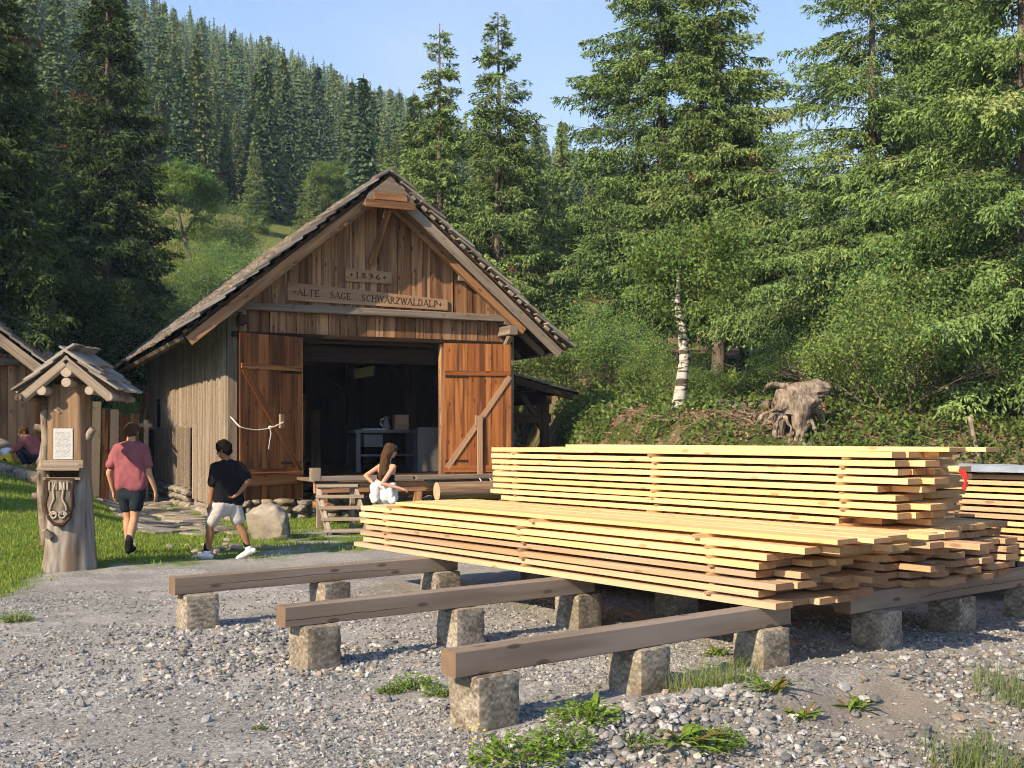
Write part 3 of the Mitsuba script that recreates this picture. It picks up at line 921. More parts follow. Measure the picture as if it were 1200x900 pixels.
# projecting plate end with its bracket under the verge
spart(barn, 'plate_end', between(BP(5.95, 0.1, 3.98), BP(5.95, -0.62, 3.98), 0.18, 0.20, ch=0.015), 'm_wood_grey')
spart(barn, 'plate_end', between(BP(0.22, 0.1, 3.98), BP(0.22, -0.42, 3.98), 0.16, 0.18, ch=0.015), 'm_wood_dark')
spart(barn, 'bracket', between(BP(5.95, 0.0, 3.5), BP(5.95, -0.45, 3.87), 0.10, 0.11), 'm_wood_grey')

# ------------------------------------------------------------------ bearers on concrete blocks
ORD = ['first', 'second', 'third', 'fourth', 'fifth', 'sixth', 'seventh', 'eighth', 'ninth', 'tenth', 'eleventh', 'twelfth', 'thirteenth', 'fourteenth', 'fifteenth', 'sixteenth', 'seventeenth', 'eighteenth']
ROWN = {0: 'far', 1: 'middle', 2: 'near'}
R_T = np.stack([np.r_[T2, 0], -np.r_[T1, 0], [0, 0, 1.0]], 1)      # x along the bearers
R_L = np.stack([np.r_[T1, 0], np.r_[T2, 0], [0, 0, 1.0]], 1)       # x along the boards
brng = np.random.default_rng(21)


def block(c, yaw, size, tilt=0.0):
    """A cast concrete cube, its edges chipped: a rounded, dented box."""
    m = trimesh.creation.box(extents=size)
    m = m.subdivide().subdivide().subdivide()
    v = np.array(m.vertices)
    s = np.asarray(size) / 2
    q = v / s
    big = np.sort(np.abs(q), axis=1)
    edge = np.clip((big[:, 1] - 0.9) / 0.1, 0, 1)
    o = brng.uniform(0, 50)
    n = meshkit.fbm(v * 11 + o, 3, 3)
    v = v * (1 - 0.09 * edge * (n ** 2) * 1.6 - 0.008 * edge)[:, None]
    v = v + 0.008 * (meshkit.fbm(v * 18 + o + 9, 2, 4) - 0.5)[:, None] * np.sign(q)
    v[:, :2] *= (1 - 0.02 * (v[:, 2:3] / size[2] + 0.5))
    ca, sa = math.cos(yaw), math.sin(yaw)
    v = v @ np.array([[ca, sa, 0], [-sa, ca, 0], [0, 0, 1]])
    return v + np.asarray(c), np.array(m.faces)


YT = math.atan2(T2[1], T2[0])
rows = [(-4.20, [0.16, 1.45, 2.75, 4.0, 5.2, 6.3], 0), (-2.12, [0.20, 1.52, 2.80, 4.0, 5.2, 6.3], 1), (-0.02, [0.20, 1.47, 2.68, 4.02, 5.22, 6.42], 2)]
for a, bs, i in rows:
    for j, b in enumerate(bs):
        c = TP(a + brng.uniform(-0.04, 0.04), b, 0)
        g = H(c[0], c[1])
        top = 0.298
        hgt = top - g + 0.03
        sz = (0.29 + brng.uniform(-0.01, 0.02), 0.29 + brng.uniform(-0.01, 0.03), hgt)
        k = numbered('concrete_block')
        put(k, block((c[0], c[1], top - hgt / 2), YT + brng.uniform(-0.08, 0.08), sz), 'm_concrete', 20)
        labels[k] = {'label': f'rough concrete block, {ORD[j]} from the free end under the {ROWN[i]} bearer row', 'category': 'concrete block', 'group': 'concrete blocks under the timber bearers'}
for a, i in ((-4.20, 0), (-2.12, 1), (-0.02, 2)):
    for b0, b1, w in ((-0.06, 2.90, 'front'), (3.62, 6.75, 'rear')):
        k = numbered('bearer')
        sput(k, stick(b1 - b0, 0.145, 0.148, R_T, TP(a, (b0 + b1) / 2, 0.374), ch=0.006, nseg=4), 'm_beam')
        labels[k] = {'label': f'squared timber bearer of the {ROWN[i]} row, {"free end towards the yard" if w == "front" else "rear length under the tall lumber stack"}', 'category': 'beam', 'group': 'timber bearers on concrete blocks'}

# ------------------------------------------------------------------ lumber, board by board
lrng = np.random.default_rng(77)
Z0 = 0.452


def stack(word, nlay, pitch, thick, front, widths, left, right, fresh, cat_group, stickers, skip_front=()):
    """front(layer) -> b of the first board; left/right(layer, j, n) -> a of its ends; fresh(layer) -> material."""
    for L in range(nlay):
        z = Z0 + pitch * L + thick / 2
        b = front(L)
        ws = widths(L)
        nth = nlay - 1 - L
        for j, w in enumerate(ws):
            a0, a1 = left(L, j), right(L, j)
            k = numbered('board')
            off = lrng.normal(0, 0.003)
            sput(k, stick(a1 - a0, w - 0.012, thick, R_L, TP((a0 + a1) / 2, b + w / 2, z), ch=0.002, nseg=5, bow=float(np.clip(lrng.normal(0, 0.004), -0.008, 0.008))), fresh(L, j))
            labels[k] = {'label': f'{ORD[j]} board from the front in the {ORD[nth]} layer from top, {word} lumber stack', 'category': 'board', 'group': cat_group}
            b += w + lrng.uniform(0.0, 0.012)
        if L < nlay - 1:
            for i, a in enumerate(stickers):
                b0, b1 = front(L) - lrng.uniform(-0.01, 0.03), front(L) + sum(ws) + 0.04
                k = numbered('spacer_lath')
                a += lrng.uniform(-0.03, 0.03)
                gap = pitch - thick
                sput(k, stick(b1 - b0, 0.045, gap, R_T, TP(a, (b0 + b1) / 2, Z0 + pitch * L + thick + gap / 2)), 'm_lumber_fresh' if lrng.random() < 0.5 else 'm_lumber_brown')
                labels[k] = {'label': f'{ORD[i]} spacer lath from far end, on {ORD[nth]} layer from top, {word} stack', 'category': 'lath', 'group': 'spacer laths in the lumber stacks'}


# the low stack in front
low_right = {0: 0.20, 1: 0.03, 2: 0.20, 3: 0.0, 4: 0.06, 5: 0.12, 6: 0.42}
stack('low front', 7, 0.067, 0.046, lambda L: 2.54 + (0.0, 0.02, 0.0, 0.03, -0.01, 0.0, 0.03)[L] , lambda L: [0.20, 0.23, 0.19, 0.22, 0.21, 0.20][:6],
      lambda L, j: (-5.62, -5.45, -5.48, -5.40, -5.46, -5.50, -5.52)[L] + (lrng.uniform(-0.1, 0.06) if j else 0),
      lambda L, j: low_right[L] + (0 if j == 0 else lrng.uniform(-0.10, 0.08 + 0.05 * L)),
      lambda L, j: 'm_lumber_fresh' if L >= 4 or (L > 0 and lrng.random() < 0.15) else 'm_lumber_brown', 'boards of the low front lumber stack', (-4.97, -2.65, -0.40))
# loose boards on top of it
for j, (b, a0, a1, w) in enumerate(((2.66, -4.95, 0.62, 0.24), (2.93, -4.98, 0.72, 0.22), (3.18, -5.0, 0.66, 0.25), (3.46, -4.96, 0.80, 0.22))):
    k = numbered('board')
    sput(k, stick(a1 - a0, w - 0.012, 0.034, R_L, TP((a0 + a1) / 2, b + w / 2, Z0 + 7 * 0.067 - 0.021 + 0.030 + 0.017), ch=0.002, nseg=5), 'm_lumber_fresh')
    labels[k] = {'label': f'{ORD[j]} loose pale board from the front lying on top of the low front stack', 'category': 'board', 'group': 'boards of the low front lumber stack'}
for i, a in enumerate((-4.9, -2.5, -0.55)):
    k = numbered('spacer_lath')
    sput(k, stick(1.32, 0.05, 0.029, R_T, TP(a, 3.20, Z0 + 7 * 0.067 - 0.021 + 0.0148)), 'm_lumber_fresh')
    labels[k] = {'label': f'{ORD[i]} spacer lath from the far end under the loose top boards of the low stack', 'category': 'lath', 'group': 'spacer laths in the lumber stacks'}

# the tall stack behind
tr = [0.02, 0.0, 0.02, 0.02, 0.05, 0.42, 0.36, -0.45, 0.12, 0.10, 0.08, -0.06, 0.20, 0.10, 0.10, 0.06]


def t_right(L, j):
    if j == 0:
        return tr[L]
    if j == 1:
        return tr[L] + lrng.uniform(-0.02, 0.35)
    if L < 7:
        return tr[5] - 0.26 + lrng.uniform(-0.13, 0.08)
    return lrng.uniform(-0.25, 0.25) - 0.09 * (j - 2)


stack('tall rear', 16, 0.0692, 0.047, lambda L: 4.12 + (0.02 * math.sin(L * 2.1)) + (0.0 if L < 7 else 0.03), lambda L: [0.20, 0.22, 0.21, 0.20, 0.23, 0.20, 0.21, 0.22],
      lambda L, j: -5.22 + (0.12 if L < 8 else 0) + (lrng.uniform(-0.03, 0.06) if j == 0 else lrng.uniform(-0.25, 0.1)),
      t_right, lambda L, j: 'm_lumber_fresh' if (L >= 6 and lrng.random() < 0.88) else 'm_lumber_brown', 'boards of the tall rear lumber stack', (-4.80, -2.59, -0.40))
for j, (b, a0, a1, w) in enumerate(((4.50, -4.3, 0.35, 0.24), (4.78, -4.2, 0.5, 0.22))):
    k = numbered('board')
    sput(k, stick(a1 - a0, w, 0.036, R_L, TP((a0 + a1) / 2, b + w / 2, Z0 + 15 * 0.0692 + 0.047 + 0.0185), ch=0.002, nseg=5), 'm_lumber_fresh')
    labels[k] = {'label': f'{ORD[j]} single pale board from the front on top of the tall rear stack', 'category': 'board', 'group': 'boards of the tall rear lumber stack'}

# third stack, behind and to the right, under a sheet
for i, a in enumerate((-3.4, -1.2, 1.0)):
    k = numbered('bearer')
    sput(k, stick(1.9, 0.15, 0.148, R_T, TP(a, 7.72, 0.374)), 'm_beam')
    labels[k] = {'label': f'{ORD[i]} timber bearer from the barn side under the sheeted lumber stack', 'category': 'beam', 'group': 'timber bearers on concrete blocks'}
    for j, b in enumerate((7.0, 8.4)):
        c = TP(a, b, 0)
        g = H(c[0], c[1])
        k = numbered('concrete_block')
        put(k, block((c[0], c[1], (0.298 + g) / 2 - 0.01), YT, (0.3, 0.3, 0.3 - g)), 'm_concrete', 30)
        labels[k] = {'label': f'concrete block under the {ORD[i]} bearer of the sheeted stack, {"near" if j == 0 else "rear"} one', 'category': 'concrete block', 'group': 'concrete blocks under the timber bearers'}
stack('sheeted back', 13, 0.066, 0.044, lambda L: 6.90 + lrng.uniform(-0.04, 0.04), lambda L: [0.21, 0.2, 0.22, 0.2, 0.21, 0.22, 0.2],
      lambda L, j: -4.0 + lrng.uniform(-0.2, 0.1), lambda L, j: 1.25 + lrng.uniform(-0.45, 0.35), lambda L, j: 'm_lumber_brown' if lrng.random() < 0.6 else 'm_lumber_fresh', 'boards of the sheeted back lumber stack', (-3.2, -1.0, 1.0))
gx, gy = np.meshgrid(np.linspace(-4.1, 1.55, 46), np.linspace(6.80, 8.55, 18), indexing='ij')
zz = Z0 + 13 * 0.066 + 0.02 + 0.05 * meshkit.fbm(np.stack([gx * 1.6, gy * 2.4, gx * 0], -1), 3, 3)
edge = np.maximum(0, np.maximum(6.88 - gy, gy - 8.46)) * 0.6 + np.maximum(0, gx - 1.42) * 0.5
zz = zz - edge
pts = np.stack([TO[0] + gx * T1[0] + gy * T2[0], TO[1] + gx * T1[1] + gy * T2[1], zz], -1).reshape(-1, 3)
n1, n2 = gx.shape
ii, jj = np.meshgrid(np.arange(n1 - 1), np.arange(n2 - 1), indexing='ij')
qa = (ii * n2 + jj).ravel()
fs = np.vstack([np.c_[qa, qa + n2, qa + n2 + 1], np.c_[qa, qa + n2 + 1, qa + 1]])
put('cover_sheet', (np.vstack([pts, pts - [0, 0, 0.004]]), np.vstack([fs, fs[:, ::-1] + len(pts)])), 'm_tarp', True)
labels['cover_sheet'] = {'label': 'pale blue grey plastic cover sheet lying over the back lumber stack', 'category': 'tarpaulin'}
# red strap hanging at the end of the tall stack
v, f = tube([TP(0.44, 4.50, 1.40), TP(0.50, 4.47, 1.36), TP(0.51, 4.46, 1.31), TP(0.49, 4.47, 1.25)], [0.014, 0.022, 0.011, 0.018], 6)
put('red_strap', (v, f), 'm_red', 40)
labels['red_strap'] = {'label': 'short bright red strap hanging from the end of the tall lumber stack', 'category': 'strap'}

# ------------------------------------------------------------------ log deck in front of the doors, steps, boulder
deck = thing('log_deck', 'low weathered timber log deck with a round log before the open doors', 'log deck')
spart(deck, 'rail', between(BP(1.30, -1.80, 0.875), BP(3.2, -1.80, 0.875), 0.14, 0.10, ch=0.01), 'm_beam')
spart(deck, 'rail', between(BP(3.25, -1.85, 0.88), BP(6.4, -1.85, 0.88), 0.24, 0.085, ch=0.01), 'm_wood_grey', label='pale grey weathered top rail')
spart(deck, 'rail', between(BP(3.5, -1.74, 0.76), BP(4.9, -1.74, 0.76), 0.1, 0.12, ch=0.01), 'm_wood_grey')
spart(deck, 'beam', between(BP(1.28, -1.70, 0.70), BP(6.4, -1.70, 0.70), 0.16, 0.20, ch=0.012), 'm_plank_brown')
v, f = tube([BP(3.62, -2.06, 0.60), BP(4.6, -2.05, 0.61), BP(6.4, -2.03, 0.60)], [0.185, 0.178, 0.165], 14)
put('log', (v, f), 'm_round_log', 40)
labels['log'] = {'label': 'thick round log with its sawn end showing, lying along the log deck', 'category': 'log'}
for s in (1.45, 3.35, 5.0, 6.2):
    spart(deck, 'post', stick(0.62, 0.16, 0.16, frame((0, 0, 1), ez=np.r_[BU, 0]), BP(s, -1.70, 0.29), ch=0.01), 'm_plank_brown')
    spart(deck, 'bolster', between(BP(s, -2.2, 0.36), BP(s, -1.2, 0.36), 0.14, 0.12), 'm_plank_brown')
spart(deck, 'stop_block', stick(0.24, 0.2, 0.18, frame((0, 0, 1), ez=np.r_[BU, 0]), BP(1.28, -1.78, 0.96), ch=0.012), 'm_beam')
for i in range(7):
    s = 4.55 + 0.22 * i
    v, f = tube([BP(s, -2.0, 0.84), BP(s + 0.02, -2.05, 0.80), BP(s - 0.03, -2.07, 0.74), BP(s - 0.09, -2.07, 0.70)], 0.010, 6)
    part(deck, 'hook', (v, f), 'm_metal_pale', 40)
for j in range(5):
    spart(deck, 'plank', between(BP(1.3, -1.5 + 0.28 * j, 0.83), BP(6.3, -1.5 + 0.28 * j, 0.83), 0.26, 0.05), 'm_beam')

steps = thing('wooden_steps', 'short flight of grey wooden steps leading up to the log deck', 'steps')
YS = math.radians(7)
R_S = np.array([[math.cos(YS), -math.sin(YS), 0], [math.sin(YS), math.cos(YS), 0], [0, 0, 1.0]])
pt, pb = np.array([-3.17, 20.06, 0.74]), np.array([-2.76, 18.86, -0.06])
for w in (-0.33, 0.33):
    o = R_S[:, 0] * w
    spart(steps, 'stringer', between(pt + o + [0, 0, -0.04], pb + o + [0, 0, 0.0], 0.06, 0.20, ch=0.006), 'm_wood_siding')
for i in range(5):
    q = pt + (pb - pt) * (0.04 + 0.225 * i)
    spart(steps, 'tread', stick(0.84 if i else 0.74, 0.25, 0.05, R_S, q + [0, 0, 0.075], ch=0.005), 'm_wood_siding')
for w in (-0.30, 0.30):
    spart(steps, 'leg', stick(0.76, 0.08, 0.08, frame((0, 0, 1), ez=np.r_[BU, 0]), pt + R_S[:, 0] * w + [-0.02, 0.0, -0.37]), 'm_wood_siding')

rr = np.random.default_rng(3)
v, f = rock(rr, (0.40, 0.33, 0.38), 4, 0.36)
v = v + 0.02 * (meshkit.fbm(v * 7, 4, 5) - 0.5)[:, None] * np.sign(v)
v[:, 0] += 0.22 * (0.3 - v[:, 2]) * (v[:, 0] > 0)
put('boulder', (v + [-4.02, 18.25, 0.18], f), 'm_stone', 25, uv=None)
labels['boulder'] = {'label': 'big pale grey boulder leaning against the stone footing by the steps', 'category': 'boulder'}

# rope at the dark red door leaf
c0, c1 = BP(0.03, -0.06, 2.06), PL(0.56, 1.96, 0.125)
cm = PL(1.53, 1.86, 0.05)
pp = [c0 + (cm - c0) * q for q in np.linspace(0, 1, 4)] + [cm + (c1 - cm) * q + np.array([0, 0, -0.10 * 4 * q * (1 - q)]) for q in np.linspace(0, 1, 11)[1:]]
kn = pp[10] + np.array([0.0, -0.02, 0])
bag = Bag()
bag.add(*tube(pp, 0.012, 6))
bag.add(*tube([kn, kn + [0.02, -0.02, -0.12], kn + [-0.01, -0.01, -0.26], kn + [-0.03, 0, -0.42]], 0.009, 6))
bag.add(*tube([kn + [-.03, -.01, .02], kn + [0, -.04, -.03], kn + [.04, -.02, .01], kn + [0, 0.0, .03], kn + [-.03, -.01, -.01]], 0.014, 6))
put('rope', bag.mesh(), 'm_rope', True)
labels['rope'] = {'label': 'pale rope looped from the barn corner to the cleat on the red door leaf', 'category': 'rope'}

# inside the barn: bench, jug, box, panel, planks
bench = thing('workbench', 'grey steel workbench inside the dark barn doorway', 'workbench')
spart(bench, 'top', stick(1.65, 0.8, 0.07, R_B, BP(3.95, 2.2, 1.80)), 'm_metal')
for s in (3.25, 4.62):
    spart(bench, 'leg', stick(0.92, 0.55, 0.10, frame((0, 0, 1), ez=np.r_[BU, 0]), BP(s, 2.2, 1.32)), 'm_metal')
spart(bench, 'shelf', stick(1.3, 0.6, 0.04, R_B, BP(3.95, 2.2, 1.25)), 'm_metal')
spart(bench, 'drawer_box', stick(0.45, 0.6, 0.28, R_B, BP(3.6, 2.2, 1.58)), 'm_metal')
prof = np.array([(0.0, 0), (0.075, 0), (0.09, 0.05), (0.092, 0.11), (0.07, 0.17), (0.045, 0.22), (0.045, 0.27), (0.06, 0.30), (0.05, 0.30), (0.035, 0.26), (0.0, 0.25)])
jm = trimesh.creation.revolve(prof, sections=20)
jv, jf = np.array(jm.vertices), np.array(jm.faces)
jug = thing('jug', 'grey blue stoneware jug standing on the workbench', 'jug')
jc = BP(3.92, 1.95, 1.836)
part(jug, 'body', (jv + jc, jf), 'm_grey_board', 40)
part(jug, 'handle', tube([jc + np.r_[BU, 0] * -0.05 + [0, 0, .25], jc + np.r_[BU, 0] * -.13 + [0, 0, .23], jc + np.r_[BU, 0] * -.15 + [0, 0, .14], jc + np.r_[BU, 0] * -.085 + [0, 0, .08]], 0.012, 6), 'm_metal_pale', 40)
k = numbered('wooden_box')
sput(k, stick(0.32, 0.2, 0.34, R_B, BP(4.3, 2.05, 2.008)), 'm_sign_wood')
labels[k] = {'label': 'pale wooden box standing on the workbench beside the jug', 'category': 'box'}
k = numbered('sheet_of_papers')
sput(k, stick(0.5, 0.3, 0.02, R_B, BP(3.62, 1.95, 1.848)), 'm_paper')
labels[k] = {'label': 'flat pile of white papers lying on the workbench by the jug', 'category': 'papers'}
k = numbered('panel')
sput(k, stick(1.0, 0.04, 0.62, frame(np.array([0, 0.0, 1.0]), ez=np.r_[BU, 0]), BP(4.72, 1.2, 1.39)), 'm_grey_board')
labels[k] = {'label': 'light grey panel standing on edge inside the doorway by the workbench', 'category': 'panel'}
for j, (s, t, hgt, lean) in enumerate(((2.1, 6.0, 2.1, 0.4), (2.5, 6.2, 1.7, 0.5), (2.95, 6.0, 1.9, 0.3), (3.3, 5.8, 1.5, 0.5))):
    k = numbered('plank_inside')
    sput(k, between(BP(s, t, 0.88), BP(s + 0.1, t + lean, 0.88 + hgt), 0.24, 0.04), 'm_plank_brown')
    labels[k] = {'label': f'{ORD[j]} brown plank from the dark red door leaning inside the barn', 'category': 'plank', 'group': 'planks leaning inside the barn'}
saw = thing('saw_carriage', 'long timber saw carriage on the floor deep inside the barn', 'saw carriage')
spart(saw, 'rail', between(BP(1.3, 3.0, 1.0), BP(1.3, 11.0, 1.0), 0.18, 0.2), 'm_wood_dark')
spart(saw, 'rail', between(BP(2.1, 3.0, 1.0), BP(2.1, 11.0, 1.0), 0.18, 0.2), 'm_wood_dark')
for t in (3.2, 5.0, 7.0, 9.0):
    spart(saw, 'cross_bar', between(BP(1.1, t, 1.15), BP(2.4, t, 1.15), 0.14, 0.12), 'm_wood_dark')

# ------------------------------------------------------------------ info post: a hollow log under a little roof
PC = np.array([-5.52, 13.85])
pz = H(PC[0], PC[1])
post = thing('info_post', 'bleached log post under a small shingle roof with a notice and carved shelf', 'info post')
nth, nz = 48, 44
th = np.linspace(0, 2 * np.pi, nth, endpoint=False)
zs = np.linspace(-0.08, 2.28, nz)
V = []
for z in zs:
    r0 = np.interp(z, [-0.1, 0.05, 0.35, 0.9, 1.5, 2.3], [0.305, 0.30, 0.285, 0.268, 0.258, 0.25])
    flare = 0.03 * math.exp(-max(z, 0) / 0.16)
    d = np.stack([np.cos(th) * 1.4, np.sin(th) * 1.4, np.full(nth, z * 0.8)], -1)
    nn = meshkit.fbm(d + 4, 3, 12) - 0.5
    ridges = meshkit.noise(np.stack([np.cos(th) * 7, np.sin(th) * 7, np.full(nth, z * 0.5)], -1), 5) - 0.5
    r = r0 + flare * (0.5 + nn * 2) + 0.06 * nn + 0.018 * ridges
    x, y = r * np.cos(th), r * np.sin(th)
    if z > 1.05:
        y = np.maximum(y, -0.165 - 0.004 * ridges)      # planed face towards the yard
    V.append(np.stack([x, y, np.full(nth, z)], -1))
V = np.vstack(V)
F = []
for i in range(nz - 1):
    for j in range(nth):
        a, b = i * nth + j, i * nth + (j + 1) % nth
        F += [(a, b, b + nth), (a, b + nth, a + nth)]
c = len(V)
V = np.vstack([V, [[0, 0, 2.28]]])
for j in range(nth):
    F.append((c, (nz - 1) * nth + j, (nz - 1) * nth + (j + 1) % nth))
PX = np.array([PC[0], PC[1], pz])
part(post, 'trunk', (V + PX, np.array(F)), 'm_post_log', 50)
for x0, z0, x1, z1, r in ((-0.24, 0.88, -0.43, 0.90, 0.055), (-0.22, 1.72, -0.40, 1.76, 0.05), (-0.24, 1.30, -0.36, 1.36, 0.07), (0.24, 1.62, 0.33, 1.74, 0.05), (-0.12, 0.42, -0.18, 0.50, 0.045)):
    yy = -0.05 if abs(x0) > 0.2 else -0.29
    part(post, 'branch_stub', tube([PX + [x0, yy, z0], PX + [(x0 + x1) / 2, yy - 0.03, (z0 + z1) / 2], PX + [x1, yy - 0.05, z1]], [r * 1.2, r, r * 0.8], 9), 'm_wood_grey' if False else 'm_root', 50)
# dead wood rib along one side
part(post, 'side_rib', tube([PX + [-0.27, -0.06, 0.3], PX + [-0.30, -0.09, 0.9], PX + [-0.29, -0.09, 1.25], PX + [-0.25, -0.10, 1.6], PX + [-0.28, -0.10, 1.95], PX + [-0.20, -0.13, 2.02], PX + [-0.05, -0.17, 1.93]], [0.07, 0.07, 0.075, 0.06, 0.045, 0.03, 0.015], 10), 'm_root', True)
nt = np.array([[-0.135, -0.178, 1.36], [0.105, -0.178, 1.36], [0.105, -0.178, 1.74], [-0.135, -0.178, 1.74]]) + PX
part(post, 'notice', (np.vstack([nt, nt + [0, 0.008, 0]]), np.array([[0, 1, 2], [0, 2, 3], [4, 6, 5], [4, 7, 6]])), 'm_paper', uv=np.tile([[0, 0], [1, 0], [1, 1], [0, 1]], (2, 1)), label='white printed notice sheet')
spart(post, 'shelf', stick(0.52, 0.20, 0.035, np.eye(3), PX + [-0.01, -0.25, 1.24], ch=0.006), 'm_wood_grey')
spart(post, 'shelf_back', stick(0.5, 0.05, 0.10, np.eye(3), PX + [-0.01, -0.175, 1.30]), 'm_wood_grey')
spart(post, 'slot_frame', stick(0.46, 0.10, 0.03, np.eye(3), PX + [0.0, -0.21, 1.125]), 'm_wood_grey')
spart(post, 'slot', stick(0.34, 0.05, 0.075, np.eye(3), PX + [0.0, -0.175, 1.18]), 'm_wood_dark')
# carved shield of bark
cs = Polygon([(-0.17, 1.11), (0.17, 1.11), (0.15, 0.95), (0.16, 0.80), (0.12, 0.64), (0.05, 0.57), (-0.05, 0.57), (-0.12, 0.64), (-0.17, 0.80), (-0.14, 0.95)])
m = trimesh.creation.extrude_polygon(cs, 0.09, engine='earcut').subdivide().subdivide()
v = np.array(m.vertices)
v = np.c_[v[:, 0], -0.35 + v[:, 2], v[:, 1]]
v[:, 1] += 0.4 * (v[:, 0] ** 2) * 3 + 0.02 * (meshkit.fbm(v * 12, 2, 3) - 0.5)
part(post, 'carving', (v + PX, np.array(m.faces)), 'm_bark', 40)
rim = np.array(cs.exterior.coords)
part(post, 'carving_rim', tube([PX + [x, -0.345 + 1.2 * x * x, z] for x, z in rim], 0.024, 7, cap=False), 'm_wood_dark', True)
for sg in (-1, 1):               # scrolls of the carving
    cc = [(sg * (0.055 + 0.05 * math.cos(a_) * (1 - a_ / 14)), 0.68 + 0.05 * math.sin(a_) * (1 - a_ / 14)) for a_ in np.linspace(0, 9, 20)]
    part(post, 'scroll', tube([PX + [x, -0.365 + 1.2 * x * x, z] for x, z in cc], 0.013, 6), 'm_wood_siding', True)
    part(post, 'scroll', tube([PX + [sg * x, -0.36 + 1.2 * x * x, z] for x, z in ((0.03, 1.08), (0.06, 0.98), (0.05, 0.88), (0.09, 0.80), (0.10, 0.74))], 0.014, 6), 'm_wood_siding', True)
for i in range(6):
    spart(post, 'fluting', stick(0.10, 0.02, 0.02, frame((0, 0, 1)), PX + [-0.11 + 0.044 * i, -0.362 + 0.012, 1.04]), 'm_wood_siding')
# roof of the post
px_, AP = PX, PX + [0.10, 0, 2.64]
for sg in (-1, 1):
    ev = PX + [0.10 + sg * 0.57, 0, 2.17]
    dn = (ev - AP) / np.linalg.norm(ev - AP)
    nr = np.array([-dn[2] * sg * 1.0, 0, dn[0] * sg])
    nr = nr if nr[2] > 0 else -nr
    Ls = np.linalg.norm(ev - AP)
    rf = part(post, 'roof', stick(Ls, 0.74, 0.03, frame(dn, ez=nr), (AP + ev) / 2 - nr * 0.03)[:2], 'm_wood_grey')
    for yy in (-0.34, 0.34):
        spart(post, 'rafter', between(AP + [0, yy, -0.10] + dn * 0.02, ev + [0, yy, -0.10] - dn * 0.05, 0.08, 0.10, up=nr, ch=0.02), 'm_wood_siding')
    pr = np.random.default_rng(50 + sg)
    for r in range(5):
        d1 = Ls + 0.04 - r * 0.165
        y = -0.40
        while y < 0.36:
            w = pr.uniform(0.12, 0.22)
            Lh = 0.42 if r < 4 else (0.26 if sg < 0 else 0.17)
            tl = 0.12 + pr.uniform(-0.02, 0.04)
            fr = frame(-dn * math.cos(tl) - nr * math.sin(tl), ez=nr + np.array([0, pr.normal(0, 0.03), 0]))
            spart(rf, 'shingle', stick(Lh, w - 0.006, 0.024, fr, AP + dn * (d1 + pr.uniform(-0.03, 0.03) - Lh / 2) + nr * (0.03 + Lh / 2 * math.sin(tl)) + np.array([0, y + w / 2, 0])), 'm_shingle')
            y += w
    for e in (0.86,):
        part(post, 'gutter_pole', tube([AP + dn * Ls * 0.97 + [0, -0.44, -0.07], AP + dn * Ls * 0.97 + [0, 0.38, -0.07]], 0.042, 9), 'm_root', 50)
for x, z, r in ((0.10, 2.43, 0.068), (0.10, 2.30, 0.058), (-0.20, 2.20, 0.058), (0.38, 2.20, 0.054)):
    part(post, 'pole_end', tube([PX + [x, -0.37, z], PX + [x, 0.36, z]], r, 12), 'm_wood_siding', 50, uv=None)

# ------------------------------------------------------------------ hut at the edge, with its bench log
hut = thing('hut', 'small brown plank hut with shingled gable roof behind the log bench', 'hut')
A_H = math.radians(12)
HU, HV = np.array([math.cos(A_H), math.sin(A_H)]), np.array([-math.sin(A_H), math.cos(A_H)])
HC = np.array([-11.2, 26.0])


def HPt(s, t, z):
    q = HC + s * HU + t * HV
    return np.array([q[0], q[1], z])


R_H = np.array([[HU[0], HV[0], 0], [HU[1], HV[1], 0], [0, 0, 1.0]])
hz = lambda s: 5.75 - 0.80 * abs(s + 2.6)
hr = np.random.default_rng(9)
hw = part(hut, 'front_wall', stick(5.2, 0.15, 0.16, R_H, HPt(-2.6, 0.12, 3.05))[:2], 'm_wood_dark')
s = -5.2
while s < -0.02:
    w = min(hr.uniform(0.18, 0.28), -s)
    zt = min(hz(s), hz(s + w)) - 0.28
    spart(hw, 'plank', stick(zt - 0.75, 0.03, w - 0.008, frame((0, 0, 1), ez=np.r_[HU, 0]), HPt(s + w / 2, hr.uniform(-0.01, 0.01), (zt + 0.75) / 2)), 'm_plank_brown')
    s += w
hs = part(hut, 'side_wall', stick(5.0, 0.15, 0.16, frame(np.r_[HV, 0]), HPt(-0.14, 2.5, 3.1))[:2], 'm_wood_dark')
t = 0.03
while t < 5:
    spart(hs, 'plank', stick(2.6, 0.03, 0.24, frame((0, 0, 1), ez=np.r_[HV, 0]), HPt(0.0, t + 0.12, 2.05)), 'm_plank_brown')
    t += 0.25
spart(hut, 'cross_beam', stick(5.4, 0.14, 0.16, R_H, HPt(-2.6, -0.09, 3.42), ch=0.01), 'm_wood_grey')
spart(hut, 'corner_post', stick(2.6, 0.18, 0.18, frame((0, 0, 1), ez=np.r_[HU, 0]), HPt(-0.08, -0.03, 2.0), ch=0.01), 'm_plank_brown')
wf = spart(hut, 'window', stick(0.95, 0.07, 0.9, R_H, HPt(-1.35, -0.02, 2.35)), 'm_wood_siding')
spart(wf, 'pane', stick(0.74, 0.02, 0.7, R_H, HPt(-1.35, -0.07, 2.35)), 'm_metal')
